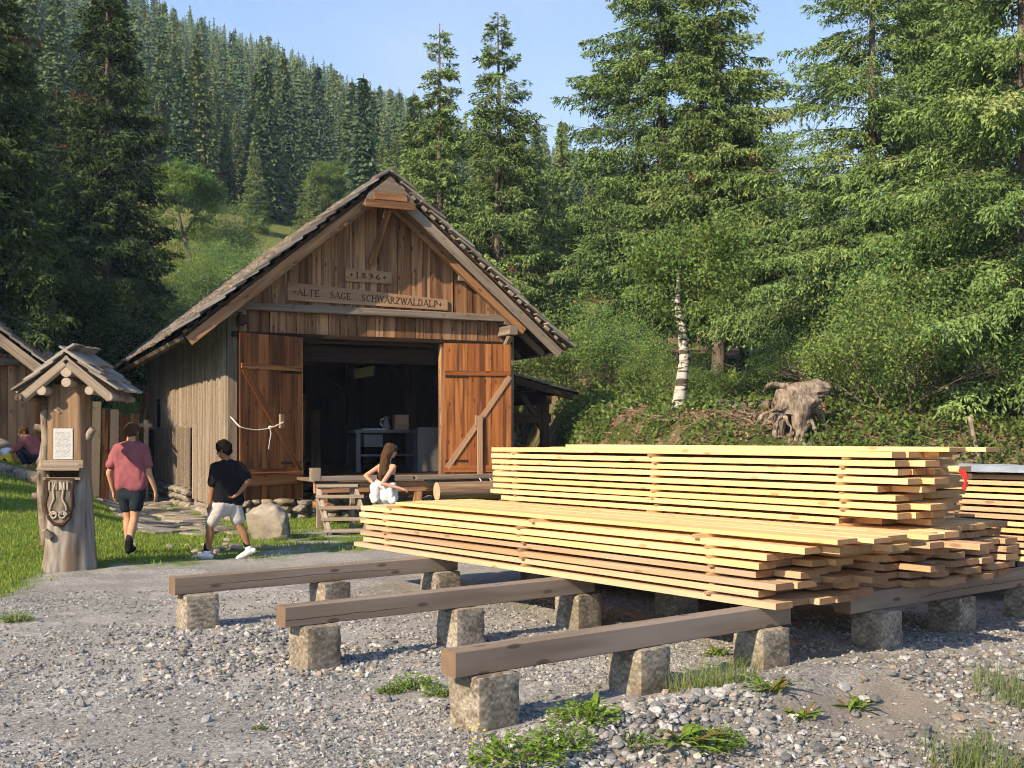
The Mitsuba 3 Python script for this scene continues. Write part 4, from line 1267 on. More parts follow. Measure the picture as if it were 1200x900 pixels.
for sg in (-1, 1):
    un = np.r_[HU * sg * 0.781, -0.625]
    un /= np.linalg.norm(un)
    nn = np.array([un[0] * 0, 0, 0])
    nn = np.cross(np.r_[HV, 0], un)
    nn = nn if nn[2] > 0 else -nn
    rp = lambda d, t, h: HPt(-2.6, t, 5.75) + un * d + nn * h
    SLh = 4.0
    hroof = part(hut, 'roof', stick(SLh, 6.4, 0.05, frame(un, ez=nn), rp(SLh / 2, 2.5, -0.10))[:2], 'm_wood_dark')
    spart(hut, 'barge_board', between(rp(0.03, -0.72, -0.2), rp(SLh, -0.72, -0.2), 0.05, 0.22, up=nn), 'm_wood_siding')
    spart(hut, 'rafter', between(rp(0.1, -0.1, -0.3), rp(SLh - 0.1, -0.1, -0.3), 0.12, 0.16, up=nn), 'm_plank_brown')
    hb = Bag()
    for r in range(14):
        d1 = SLh + 0.06 - r * 0.29
        t, c = -0.78, 0
        while t < 5.6:
            w = hr.uniform(0.15, 0.28)
            st = stick(0.6, w - 0.008, 0.032, frame(-un * math.cos(0.09) - nn * math.sin(0.09), ez=nn), rp(d1 - 0.3 + hr.uniform(-0.03, 0.03), t + w / 2, -0.02 + 0.03))
            if c < 5 and sg > 0:
                spart(hroof, 'shingle', st, 'm_shingle')
            else:
                hb.add(*st)
            t += w
            c += 1
    part(hroof, 'shingle_field', hb.mesh(), 'm_shingle', uv=hb.uv(), kind='stuff')
v, f = tube([(-12.6, 22.3, H(-12.6, 22.3) + 0.14), (-10.5, 22.0, H(-10.5, 22) + 0.13), (-9.2, 21.8, H(-9.2, 21.8) + 0.12)], [0.17, 0.16, 0.14], 12)
put('bench_log', (v, f), 'm_root', 40)
labels['bench_log'] = {'label': 'long grey log lying at the edge of the lawn before the hut', 'category': 'log'}
v, f = rock(rr, (0.45, 0.3, 0.26), 2, 0.2)
put('trough', (v + [-11.5, 24.6, H(-11.5, 24.6) + 0.2], f), 'm_stone', 45)
labels['trough'] = {'label': 'low grey stone block behind the log by the hut', 'category': 'stone'}

# planks leaning on a rack at the barn's side
rack = thing('plank_rack', 'dark post and rail rack by the barn side wall with planks leaning on it', 'rack')
for s in (-2.1, -0.75):
    p0 = BP(s, 7.15, 0)
    spart(rack, 'post', stick(2.2, 0.11, 0.11, frame((0, 0, 1), ez=np.r_[BU, 0]), p0 + [0, 0, H(p0[0], p0[1]) + 1.0]), 'm_wood_grey')
p0 = BP(-1.4, 7.15, 0)
spart(rack, 'rail', stick(1.6, 0.10, 0.10, R_B, p0 + [0, 0, H(p0[0], p0[1]) + 1.95]), 'm_wood_grey')
for j, (s, w, hgt, m) in enumerate(((-2.02, 0.2, 2.35, 'm_lumber_fresh'), (-1.80, 0.18, 2.25, 'm_plank_red'), (-1.60, 0.2, 2.3, 'm_lumber_brown'), (-1.37, 0.22, 2.2, 'm_plank_red'), (-1.12, 0.2, 2.25, 'm_plank_brown'))):
    p0 = BP(s, 6.45, 0)
    p0[2] = H(p0[0], p0[1])
    p1 = BP(s + 0.10, 7.13, 0)
    p1[2] = p0[2] + hgt
    k = numbered('leaning_plank')
    sput(k, between(p0, p1, w, 0.035, up=-np.r_[BV, 0]), m)
    labels[k] = {'label': f'{ORD[j]} long sawn plank from the info post leaning by the barn side wall', 'category': 'plank', 'group': 'planks leaning by the barn side wall'}
for j, (t, z1) in enumerate(((11.2, 3.0), (11.6, 3.1), (12.1, 3.05), (12.6, 3.1))):
    k = numbered('leaning_plank')
    sput(k, between(BP(-0.45, t, 0.45), BP(-0.12, t + 0.1, z1), 0.035, 0.2, up=(0.3, 1, 0)), 'm_plank_brown')
    labels[k] = {'label': f'{ORD[j]} dark plank from the yard leaning in the open far bay of the barn wall', 'category': 'plank', 'group': 'planks leaning in the far bay of the barn'}

# ------------------------------------------------------------------ stone path along the barn's side
prng = np.random.default_rng(6)
path_pts = []
nslab = 0
gx, gy = np.meshgrid(np.linspace(-2.05, -0.55, 12), np.linspace(-3.4, 9.0, 50), indexing='ij')
P2 = BC[None, None] + gx[..., None] * BU + gy[..., None] * BV
zz = height(P2[..., 0], P2[..., 1]) + 0.012
pv = np.dstack([P2, zz]).reshape(-1, 3)
n1, n2 = gx.shape
ii, jj = np.meshgrid(np.arange(n1 - 1), np.arange(n2 - 1), indexing='ij')
qa = (ii * n2 + jj).ravel()
struct('path', (pv, np.vstack([np.c_[qa, qa + n2, qa + n2 + 1], np.c_[qa, qa + n2 + 1, qa + 1]])), 'm_ground', True)
t = -3.2
while t < 8.5:
    s = -2.1 + prng.uniform(-0.1, 0.1)
    dl = prng.uniform(0.45, 0.85)
    while s < -0.5:
        w = prng.uniform(0.5, 1.0)
        c = BC + (s + w / 2) * BU + (t + dl / 2 + prng.uniform(-0.08, 0.08)) * BV
        n = prng.integers(6, 9)
        an = np.sort(prng.uniform(0, 2 * np.pi, n) * 0.25 + np.arange(n) * 2 * np.pi / n)
        rx, ry = w / 2 * 1.08, dl / 2 * 1.08
        lo = np.stack([np.cos(an) * rx * prng.uniform(0.85, 1.08, n), np.sin(an) * ry * prng.uniform(0.85, 1.08, n)], -1)
        xy = c + lo[:, :1] * BU + lo[:, 1:] * BV
        g = height(xy[:, 0], xy[:, 1])
        hh = 0.035 + prng.uniform(0, 0.02)
        top = np.c_[c + (xy - c) * 0.95, g + hh + prng.normal(0, 0.006, n)]
        bot = np.c_[xy, g - 0.03]
        mid = np.r_[c, H(c[0], c[1]) + hh + 0.006]
        vv_ = np.vstack([top, bot, mid])
        ff = [(2 * n, i, (i + 1) % n) for i in range(n)] + [q for i in range(n) for q in ((i, n + i, n + (i + 1) % n), (i, n + (i + 1) % n, (i + 1) % n))]
        part('path', 'slab', (vv_, np.array(ff)), 'm_stone', uv=np.c_[np.zeros(len(vv_)), np.full(len(vv_), 10.0 * prng.integers(1, 300))])
        s += w + 0.02
    t += dl + 0.02

# ------------------------------------------------------------------ trees
def blades(P, D, ln, wd, rng, col, flat=0.0):
    """Diamond blades: at P, pointing along D (n x 3), length ln, width wd (n); col n x 3. flat pulls the blades' normals upright."""
    n = len(P)
    D = D / (np.linalg.norm(D, axis=1, keepdims=True) + 1e-9)
    r = rng.normal(size=(n, 3))
    r[:, 2] *= 1 - flat
    if flat:
        up = np.array([0, 0, 1.0]) + rng.normal(size=(n, 3)) * (1 - flat)
        S = np.cross(D, up)
    else:
        S = np.cross(D, r)
    S /= np.linalg.norm(S, axis=1, keepdims=True) + 1e-9
    ln, wd = np.asarray(ln)[:, None], np.asarray(wd)[:, None]
    v = np.stack([P, P + D * ln * 0.45 + S * wd / 2, P + D * ln, P + D * ln * 0.45 - S * wd / 2], 1).reshape(-1, 3)
    k = np.arange(n)[:, None] * 4
    f = np.concatenate([k + [0, 1, 2], k + [0, 2, 3]], 1).reshape(-1, 3)
    return v, f, np.repeat(col, 4, 0)


def tubes3(A, B, ra, rb):
    """Many straight three-sided tapered tubes from A to B."""
    d = B - A
    d /= np.linalg.norm(d, axis=1, keepdims=True) + 1e-9
    s = np.cross(d, [0.13, 0.21, 1.0])
    s /= np.linalg.norm(s, axis=1, keepdims=True) + 1e-9
    q = np.cross(d, s)
    vs = []
    for base, r in ((A, ra), (B, rb)):
        for k in range(3):
            a = 2 * np.pi * k / 3
            vs.append(base + (np.cos(a) * s + np.sin(a) * q) * np.asarray(r).reshape(-1, 1))
    v = np.stack(vs, 1).reshape(-1, 3)
    k = np.arange(len(A))[:, None] * 6
    f = np.concatenate([k + [0, 1, 4], k + [0, 4, 3], k + [1, 2, 5], k + [1, 5, 4], k + [2, 0, 3], k + [2, 3, 5]], 1).reshape(-1, 3)
    return v, f


def join(parts):
    n, V, F = 0, [], []
    for v, f in parts:
        V.append(v)
        F.append(f + n)
        n += len(v)
    return np.vstack(V), np.vstack(F)


def spruce(seed, Ht, R, bare=0.12, dens=1.0, blade=0.17, tint=(0.062, 0.082, 0.022), ragged=0.3, dz=0.30, power=0.85):
    rng = np.random.default_rng(seed)
    zb = bare * Ht
    zs = np.arange(zb, Ht * 0.975, dz) + rng.uniform(-0.1, 0.1, len(np.arange(zb, Ht * 0.975, dz)))
    per = rng.integers(4, 8, len(zs))
    hz_ = np.repeat(zs, per) + rng.uniform(-0.5, 0.5, per.sum()) * dz
    M = len(hz_)
    az = rng.uniform(0, 2 * np.pi, M)
    zr = np.clip((hz_ - zb) / (Ht - zb), 0, 1)
    side = 1 + 0.22 * np.sin(az * 2 + seed) + 0.15 * np.sin(3 * az + hz_ * 0.7 + seed)
    L = (R * (1 - zr) ** power * np.minimum(1, 0.62 + 2.2 * zr) * side * rng.uniform(1 - ragged, 1 + ragged * 0.55, M)) + 0.12
    gone = rng.random(M) < 0.10
    L = np.where(gone, L * 0.35, L)
    a0 = 0.55 * zr ** 1.2 - 0.12 + rng.normal(0, 0.10, M)
    lean = meshkit.noise(np.stack([hz_ * 0.25, hz_ * 0 + seed, hz_ * 0], -1), 1) - 0.5
    rad = np.stack([np.cos(az), np.sin(az), np.zeros(M)], -1)
    tan = np.stack([-np.sin(az), np.cos(az), np.zeros(M)], -1)
    B0 = np.stack([0.15 * lean, 0.1 * lean, hz_], -1)

    def at(i, t):
        zoff = L[i] * (a0[i] * t - 0.42 * t * t + 0.26 * t ** 3)
        return B0[i] + rad[i] * (L[i] * t)[:, None] + np.stack([t * 0, t * 0, zoff], -1)
    nt = np.maximum(4, (L / 0.105 * dens * 2).astype(int))
    bi = np.repeat(np.arange(M), nt)
    t = rng.uniform(0.12, 1.0, len(bi)) ** 0.8
    sd = rng.choice([-1, 1], len(bi))
    P = at(bi, t)
    lt = (0.16 + 0.34 * L[bi] * (1 - t) ** 0.7) * rng.uniform(0.6, 1.2, len(bi))
    lt = np.minimum(lt, 0.85)
    ang = rng.uniform(0.5, 1.1, len(bi)) * sd
    hang = rng.uniform(0.1, 1.35, len(bi)) * np.clip(1.25 - zr[bi], 0.15, 1)
    Dt = rad[bi] * np.cos(ang)[:, None] + tan[bi] * np.sin(ang)[:, None] + np.stack([t * 0, t * 0, -hang + 0.15 * a0[bi]], -1)
    Dt /= np.linalg.norm(Dt, axis=1, keepdims=True)
    nb = np.maximum(2, (lt / (0.085 / dens)).astype(int))
    ti = np.repeat(np.arange(len(bi)), nb)
    q = rng.uniform(0.0, 1.0, len(ti))
    Pb = P[ti] + Dt[ti] * (q * lt[ti])[:, None] + np.stack([q * 0, q * 0, -0.10 * q * q * lt[ti]], -1)
    Db = Dt[ti] * 0.9 + rng.normal(0, 0.42, (len(ti), 3)) + [0, 0, -0.22]
    tone = rng.normal(0, 0.16, M)[bi][ti] + rng.normal(0, 0.14, len(ti))
    big = meshkit.fbm(Pb * 0.55 + seed * 3.3, 2, 4)[:, None] - 0.5
    col = np.asarray(tint) * (1 + tone)[:, None] * (1 + 0.7 * big) * (1 + np.array([0.35, 0.30, 0.1]) * (big + 0.1) * 1.2)
    tip = (t[bi * 0 + np.arange(len(bi))][ti] > 0.75)[:, None] & (rng.random((len(ti), 1)) < 0.5)
    col = np.where(tip, col * [1.15, 1.22, 1.1], col)
    dead = rng.random(M)[bi][ti] < 0.006
    col[dead] = np.array([0.11, 0.075, 0.04])
    col = np.clip(col, 0.008, 0.3)
    n = len(ti)
    crown = blades(Pb, Db, blade * rng.uniform(0.7, 1.35, n), blade * 0.32 * rng.uniform(0.7, 1.3, n), rng, col)
    nz_ = 14
    tz = np.linspace(-0.4, Ht * 0.985, nz_)
    tl = meshkit.noise(np.stack([tz * 0.25, tz * 0 + seed, tz * 0], -1), 1) - 0.5
    r0 = 0.0125 * Ht + 0.03
    trunk = tube(np.stack([0.15 * tl, 0.1 * tl, tz], -1), r0 * np.clip(1 - tz / Ht, 0.02, 1) ** 0.9 + 0.06 * np.exp(-np.maximum(tz, 0) / 0.3) + 0.008, 9)
    i = np.arange(M)
    m1 = at(i, np.full(M, 0.5))
    m2 = at(i, np.full(M, 0.92))
    rb = 0.006 + 0.0045 * L
    br = [tubes3(B0, m1, rb, rb * 0.7), tubes3(m1, m2, rb * 0.7, rb * 0.3)]
    if bare > 0.05:
        k = int(6 + bare * Ht * 4)
        zz = rng.uniform(0.05 * Ht, zb + 0.6, k)
        a = rng.uniform(0, 2 * np.pi, k)
        Ld = rng.uniform(0.3, 0.55 * R, k)
        A = np.stack([a * 0, a * 0, zz], -1)
        br.append(tubes3(A, A + np.stack([np.cos(a) * Ld, np.sin(a) * Ld, -0.25 * Ld], -1), np.full(k, 0.016), np.full(k, 0.004)))
    wood = join([trunk] + br)
    return crown, wood


def leafy(seed, Ht, R, stems=1, n_leaf=16000, leaf=0.10, tint=(0.055, 0.10, 0.022), base=0.25, clump=0.42, round_=1.0):
    """Broad-leaved tree or shrub: forking limbs, leaves in clumps at the twigs."""
    rng = np.random.default_rng(seed)
    segs, ends = [], []
    for k in range(stems):
        a = rng.uniform(0, 2 * np.pi)
        sp = rng.uniform(0.1, 0.35) * R if stems > 1 else 0
        p = np.array([math.cos(a) * sp * 0.5, math.sin(a) * sp * 0.5, -0.2])
        d = np.array([math.cos(a) * sp * 1.2, math.sin(a) * sp * 1.2, base * Ht * 1.4 + 0.2])
        q = p + d
        r0 = (0.016 * Ht + 0.015) / math.sqrt(stems)
        mid = (p + q) / 2 + rng.normal(0, 0.03 * Ht, 3) * [1, 1, 0]
        segs += [(p, mid, r0 * 1.2, r0), (mid, q, r0, r0 * 0.85)]
        stack_ = [(q, d / np.linalg.norm(d), r0 * 0.8, 0)]
        while stack_:
            p, d, r, lv = stack_.pop()
            if lv >= 4 or r < 0.004:
                ends.append(p)
                continue
            for _ in range(rng.integers(2, 4)):
                az = rng.uniform(0, 2 * np.pi)
                nd = d + np.array([math.cos(az), math.sin(az), rng.uniform(-0.25, 0.55)]) * rng.uniform(0.5, 1.0)
                nd /= np.linalg.norm(nd)
                ln = (0.27 - 0.035 * lv) * min(Ht * 0.8, 2.2 * R) * rng.uniform(0.6, 1.15)
                q = p + nd * ln
                segs.append((p, q, r, r * 0.62))
                if lv >= 2:
                    ends.append(p + nd * ln * 0.5)
                stack_.append((q, nd, r * 0.62, lv + 1))
    E = np.array(ends)
    # bring the twigs into the crown's outline
    c = np.array([0, 0, base * Ht + (1 - base) * Ht * 0.5])
    sc = np.array([R, R, (1 - base) * Ht * 0.5 + 0.2])
    rel = (E - c) / sc
    ln = np.linalg.norm(rel, axis=1, keepdims=True)
    lim = 0.95 + 0.25 * (meshkit.fbm(rel * 1.6 + seed, 2, 3)[:, None] - 0.5) * 2
    E = c + rel * np.minimum(1, lim / np.maximum(ln, 1e-6)) * sc
    extra = rng.normal(size=(len(E) // 2 + 20, 3))
    extra /= np.linalg.norm(extra, axis=1, keepdims=True)
    E = np.vstack([E, c + extra * sc * rng.uniform(0.55, 0.98, (len(extra), 1))])
    E = E[E[:, 2] > 0.12]
    ci = rng.integers(0, len(E), n_leaf)
    P = E[ci] + rng.normal(0, 1, (n_leaf, 3)) * clump * np.array([1, 1, 0.7]) * rng.uniform(0.3, 0.8, (n_leaf, 1))
    P[:, 2] = np.maximum(P[:, 2], 0.03)
    D = rng.normal(size=(n_leaf, 3)) + [0, 0, -0.35] + 0.5 * (P - c) / sc
    tone = rng.normal(0, 0.18, len(E))[ci] + rng.normal(0, 0.16, n_leaf)
    hue = rng.normal(0, 0.12, len(E))[ci][:, None]
    col = np.clip(np.asarray(tint) * (1 + tone)[:, None] * (1 + hue * np.array([1.6, 0.5, 0.2])), 0.008, 0.4)
    crown = blades(P, D, leaf * rng.uniform(0.7, 1.3, n_leaf), leaf * 0.62 * rng.uniform(0.7, 1.2, n_leaf), rng, col, flat=0.45)
    A = np.array([s_[0] for s_ in segs])
    B = np.array([s_[1] for s_ in segs])
    wood = tubes3(A, B, np.array([s_[2] for s_ in segs]), np.array([s_[3] for s_ in segs]))
    return crown, wood


_tree_cache = {}


def plant_tree(name, label, cat, group, model, x, y, rot=0.0, sc=1.0, mats=('m_needle', 'm_bark'), dz=0.0):
    key = thing(name, label, cat, group)
    crown, wood = model
    m = T().translate([x, y, H(x, y) + dz]).rotate([0, 0, 1], rot).scale(sc)
    ck = id(model)
    if (ck, mats) not in _tree_cache:
        _tree_cache[(ck, mats)] = (mikit.ply(crown[:2], mats[0], False, color=crown[2]), mikit.ply(wood, mats[1], True))
    a, b = _tree_cache[(ck, mats)]
    scene[key + '__crown'] = {**a, 'to_world': m}
    scene[key + '__trunk'] = {**b, 'to_world': m}
    return key


S1 = spruce(1, 15.5, 3.0, 0.10, 1.45, 0.15, (0.132, 0.196, 0.066), 0.33, dz=0.22, power=1.0)
S2 = spruce(2, 16.0, 3.1, 0.18, 1.45, 0.15, (0.130, 0.190, 0.066), 0.30, dz=0.21, power=0.95)
S3 = spruce(3, 16.5, 3.5, 0.14, 1.68, 0.125, (0.126, 0.196, 0.070), 0.28, dz=0.21, power=0.6)
S4 = spruce(4, 15.0, 4.1, 0.06, 1.60, 0.12, (0.140, 0.218, 0.074), 0.34, dz=0.25, power=0.6)
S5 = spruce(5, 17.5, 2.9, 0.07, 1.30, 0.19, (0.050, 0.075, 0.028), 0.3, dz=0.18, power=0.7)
S6 = spruce(6, 9.0, 2.1, 0.03, 1.3, 0.17, (0.135, 0.188, 0.066), 0.3, dz=0.20)
GR = 'spruces standing on the bank and behind the barn'


def px(u, d):
    """Sideways metres of picture column u at depth d."""
    return (u - 600) / F_PIX * d


def by_apex(name, label, model, u, d, apex, Hm, rot, group=GR, mats=('m_needle', 'm_bark')):
    """Stands a model of height Hm at column u, depth d, scaled so that it ends at picture row apex (measured, turned into metres)."""
    x = px(u, d)
    z = 1.65 + (513 - apex) / F_PIX * d
    return plant_tree(name, label, 'tree', group, model, x, d, rot, (z - H(x, d)) / Hm, mats)


by_apex('spruce_tree', 'spruce with a bare thin top behind the barn ridge, shorter of the pair', S1, 516, 42, 20, 15.5, 20)
by_apex('spruce_tree', 'spruce with a dark drooping top just right of the barn ridge, taller of the pair', S2, 583, 39, 6, 16.0, 130)
by_apex('spruce_tree', 'small light green spruce between the barn roof and the pair of tall tops', S6, 492, 47, 128, 9.0, 60)
by_apex('spruce_tree', 'short spruce in the gap between the pair and the big middle spruce', S6, 648, 47, 205, 9.0, 160)
by_apex('spruce_tree', 'big dense spruce in the middle, its trunk hidden behind green shrubs', S3, 775, 34, -150, 16.5, 200)
by_apex('spruce_tree', 'tall spruce with dark bare lower trunk beside the birch', S2, 843, 31, -110, 16.0, 15)
by_apex('spruce_tree', 'dark spruce at the shaded edge of the big middle group', S1, 872, 38, 90, 15.5, 250)
by_apex('spruce_tree', 'spruce with long spreading branches above the root stump', S4, 1022, 27, -150, 15.0, 40)
by_apex('spruce_tree', 'yellow green spruce behind the leafy bush on the bank', S3, 1110, 30, -180, 16.5, 290)
by_apex('spruce_tree', 'near spruce with thick pale trunk at the picture edge above the bush', S4, 1200, 20.5, -330, 15.0, 170)
by_apex('spruce_tree', 'low spruce filling the gap left of the one above the stump', S6, 955, 37, 190, 9.0, 330)
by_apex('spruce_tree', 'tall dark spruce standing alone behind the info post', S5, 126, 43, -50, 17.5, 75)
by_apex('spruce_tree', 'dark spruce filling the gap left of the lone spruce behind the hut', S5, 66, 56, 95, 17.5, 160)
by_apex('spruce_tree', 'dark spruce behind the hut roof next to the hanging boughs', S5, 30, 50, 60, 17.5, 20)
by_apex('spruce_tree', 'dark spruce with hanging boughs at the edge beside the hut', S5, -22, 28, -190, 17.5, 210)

D1 = leafy(21, 8.0, 2.6, 1, 24000, 0.16, (0.15, 0.235, 0.058))
D2 = leafy(22, 4.4, 2.2, 6, 17000, 0.095, (0.18, 0.285, 0.090), base=0.06)
D3 = leafy(23, 3.6, 1.7, 5, 11000, 0.095, (0.19, 0.275, 0.082), base=0.06)
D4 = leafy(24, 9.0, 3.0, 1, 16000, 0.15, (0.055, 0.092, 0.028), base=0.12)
LM = ('m_leaf', 'm_bark')
GS = 'leafy shrubs on the bank and slope'
for name, lab, mod, u, d, sc, rot in (
        ('shrub', 'leafy green shrub next to the lean-to roof of the barn', D3, 668, 31, 0.85, 10),
        ('shrub', 'tall light green shrub between the lean-to and the birch', D2, 722, 29, 0.62, 80),
        ('shrub', 'shrub under the big middle spruce left of the birch trunk', D3, 762, 26, 0.42, 200),
        ('shrub', 'broad bright leafy bush above the end of the tall lumber stack', D2, 1085, 21.5, 0.86, 140),
        ('shrub', 'shrub on the bank close behind the root stump', D3, 990, 22.0, 0.56, 300),
        ('shrub', 'leafy bush at the picture edge above the sheeted stack', D2, 1180, 20.5, 0.60, 20),
        ('shrub', 'low shrub in the shade between dark trunks and the stump', D3, 905, 24, 0.4, 120),
        ('shrub', 'shrub between root stump and broad bright bush', D3, 1035, 20.0, 0.7, 60),
        ('shrub', 'low leafy shrub below the dark spruce trunks on the bank', D3, 822, 23.5, 0.3, 240),
        ('shrub', 'pale bush on the meadow edge over the far barn eave', D3, 208, 50, 1.15, 90),
        ('shrub', 'round green bush on the slope behind the barn roof edge', D2, 285, 55, 1.1, 30),
        ('shrub', 'light bush on the slope beside the lone leafy tree', D2, 248, 60, 0.8, 220)):
    plant_tree(name, lab, 'shrub', GS, mod, px(u, d), d, rot, sc, LM)
for lab, mod, u, d, sc, rot in (('rounded bush on the slope over the middle of the roof edge', D2, 312, 58, 0.95, 200), ('loose bush low on the meadow over the barn eave', D3, 236, 46, 1.1, 300), ('bush at the meadow top beside the pointed spruces', D3, 268, 68, 1.2, 10)):
    plant_tree('shrub', lab, 'shrub', GS, mod, px(u, d), d, rot, sc, LM)
plant_tree('leafy_tree', 'lone light green leafy tree on the meadow behind the barn', 'tree', None, D1, px(215, 64), 64, 30, 0.85, LM)
plant_tree('leafy_tree', 'light green leafy tree among the spruces at the foot of the wood', 'tree', None, D1, px(390, 88), 88, 150, 0.85, LM)
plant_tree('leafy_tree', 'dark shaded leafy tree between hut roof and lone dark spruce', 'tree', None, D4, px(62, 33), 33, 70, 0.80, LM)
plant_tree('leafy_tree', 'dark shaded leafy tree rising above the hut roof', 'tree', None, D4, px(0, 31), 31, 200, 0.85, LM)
plant_tree('leafy_tree', 'green leafy tree behind the gap beside the middle spruce', 'tree', None, D4, px(672, 50), 50, 20, 0.62, LM)
# birch
bk = thing('birch_tree', 'slender birch with patchy white trunk on the bank', 'tree')
bx, by = px(799, 21.6), 21.6
bz = H(bx, by)
part(bk, 'trunk', tube([(bx - 0.12, by, bz - 0.3), (bx - 0.02, by, bz + 0.5), (bx + 0.05, by, bz + 1.1), (bx + 0.02, by + 0.05, bz + 1.6), (bx - 0.08, by + 0.1, bz + 2.2), (bx - 0.02, by + 0.15, bz + 2.9)], [0.17, 0.12, 0.10, 0.09, 0.06, 0.03], 10), 'm_birch', True)
cr, _w = leafy(31, 2.9, 1.1, 1, 9000, 0.085, (0.15, 0.225, 0.064), base=0.3)
put(bk + '__crown', (cr[0] + [bx + 0.05, by - 0.45, bz + 0.75], cr[1]), 'm_leaf', color=cr[2])

# spruces that can be told apart at the foot of the wood
GF = 'single spruces at the foot of the hillside wood'
for lab, u, d, apex, rot in (
        ('pointed spruce above the middle of the barn roof edge', 300, 84, 180, 10),
        ('smaller pointed spruce close over the barn roof', 356, 72, 222, 100),
        ('broad spruce left of the pointed one over the roof edge', 262, 92, 205, 200),
        ('brownish spruce between the pointed ones over the roof', 332, 98, 178, 300),
        ('spruce right behind the lone leafy tree', 236, 104, 150, 50),
        ('light spruce beside the leafy tree at the foot of the wood', 418, 92, 190, 140),
        ('spruce left of the barn ridge at the foot of the wood', 446, 98, 160, 240),
        ('spruce with a thin top just left of the pair behind the ridge', 466, 84, 150, 20),
        ('spruce half hidden by the lone dark spruce', 196, 98, 140, 330)):
    by_apex('far_spruce', lab, S6, u, d, apex, 9.0, rot, GF)


# ------------------------------------------------------------------ the wood on the hillside
def mini(seed, tint, whorls, seg, sprays, R=0.165):
    """Distant spruce one metre tall: a ragged, scalloped spire with loose sprays."""
    rng = np.random.default_rng(seed)
    rings, Z = [], []
    for w in range(whorls):
        zr = w / whorls
        r = R * (1 - zr) ** 0.95 * min(1, 0.72 + 2.2 * zr) + 0.004
        h = 0.95 / whorls
        a = np.arange(seg) * 2 * np.pi / seg + rng.uniform(0, 6)
        ro = r * rng.uniform(0.55, 1.25, seg) * (0.9 + 0.25 * math.sin(w * 1.9 + seed))
        ri = r * rng.uniform(0.35, 0.62, seg)
        for rr_, zz_ in ((ro, 0.03 + zr * 0.96 + rng.uniform(-0.45, 0.15, seg) * h), (ri, 0.03 + zr * 0.96 + h * 0.55 + rng.uniform(-0.1, 0.1, seg) * h)):
            rings.append(np.stack([rr_ * np.cos(a), rr_ * np.sin(a), zz_], -1))
    V = np.vstack(rings + [np.array([[0, 0, 1.03]])])
    F = []
    n = len(rings)
    for i in range(n - 1):
        for j in range(seg):
            p_, q_ = i * seg + j, i * seg + (j + 1) % seg
            F += [(p_, q_, q_ + seg), (p_, q_ + seg, p_ + seg)]
    for j in range(seg):
        F.append(((n - 1) * seg + j, (n - 1) * seg + (j + 1) % seg, len(V) - 1))
    C = np.asarray(tint) * (1 + rng.normal(0, 0.16, (len(V), 1)))
    zr = rng.random(sprays) ** 1.3
    a = rng.uniform(0, 6.283, sprays)
    r = (R * (1 - zr) ** 0.95) * rng.uniform(0.7, 1.05, sprays)
    P = np.stack([r * np.cos(a), r * np.sin(a), 0.03 + 0.96 * zr], -1)
    D = np.stack([np.cos(a), np.sin(a), rng.uniform(-0.9, 0.1, sprays)], -1)
    v, f, c = blades(P, D, 0.05 * rng.uniform(0.5, 1.2, sprays), 0.022 * rng.uniform(0.6, 1.3, sprays), rng, np.asarray(tint) * (1 + rng.normal(0, 0.2, (sprays, 1))))
    return np.vstack([V, v]), np.vstack([np.array(F), f + len(V)]), np.clip(np.vstack([C, c]), 0.008, 0.3)


tints = [(0.082, 0.130, 0.058), (0.098, 0.144, 0.056), (0.068, 0.116, 0.060), (0.115, 0.150, 0.058)]
for i, tn in enumerate(tints):
    for nm, args in (('mid_tree', (30, 13, 1500)), ('far_tree', (22, 11, 500)), ('farther_tree', (15, 8, 120))):
        v, f, c = mini(100 + 10 * i, tn, *args, R=(0.15, 0.18, 0.135, 0.165)[i])
        scene[f'{nm}_{i}'] = {'type': 'shapegroup', 'tree': mikit.ply((v, f), 'm_needle', False, color=c)}
frng = np.random.default_rng(400)
nf = 0


def grow(key, x, y, hgt, gid, wide):
    m = T().translate([x, y, H(x, y) - 0.3]).rotate([0, 0, 1], float(frng.uniform(0, 360))).scale([hgt * wide, hgt * wide, hgt])
    scene[key] = {'type': 'instance', 'to_world': m, 'shape': {'type': 'ref', 'id': gid}}


fx, fy = [], []
sp = 4.6
for y in np.arange(60, 640, sp):
    w0, w1 = -0.52 * y - 6, 0.49 * y + 6
    for x in np.arange(w0, w1, sp):
        xx, yy = x + frng.uniform(-2.4, 2.4), y + frng.uniform(-2.4, 2.4)
        r = math.hypot(xx, yy)
        u = 600 + F_PIX * xx / yy
        gap = meshkit.fbm(np.array([[xx / 28, yy / 28, 1.0]]), 3, 9)[0]
        if r < 84 + 22 * (gap - 0.5) * 2 or r > 610 or gap < 0.27:
            continue
        if u > 705 and (frng.random() < 0.72 or r > 330):
            continue
        if r > 260 and frng.random() < 0.25:
            continue
        fx.append(xx)
        fy.append(yy)
labels['woodland'] = {'kind': 'stuff', 'label': 'dense spruce wood covering the mountain side'}
hz_all = height(np.array(fx), np.array(fy))
for i, (xx, yy) in enumerate(zip(fx, fy)):
    r = math.hypot(xx, yy)
    hgt = 5.5 + 9.0 * frng.random() ** 1.6
    gid = ('mid_tree_' if r < 135 else 'far_tree_' if r < 250 else 'farther_tree_') + str(int(frng.integers(0, 4)))
    m = T().translate([xx, yy, float(hz_all[i]) - 0.3]).rotate([0, 0, 1], float(frng.uniform(0, 360))).scale([hgt * frng.uniform(0.75, 1.0), hgt * frng.uniform(0.75, 1.0), hgt])
    scene[f'woodland__{i + 1:04d}'] = {'type': 'instance', 'to_world': m, 'shape': {'type': 'ref', 'id': gid}}

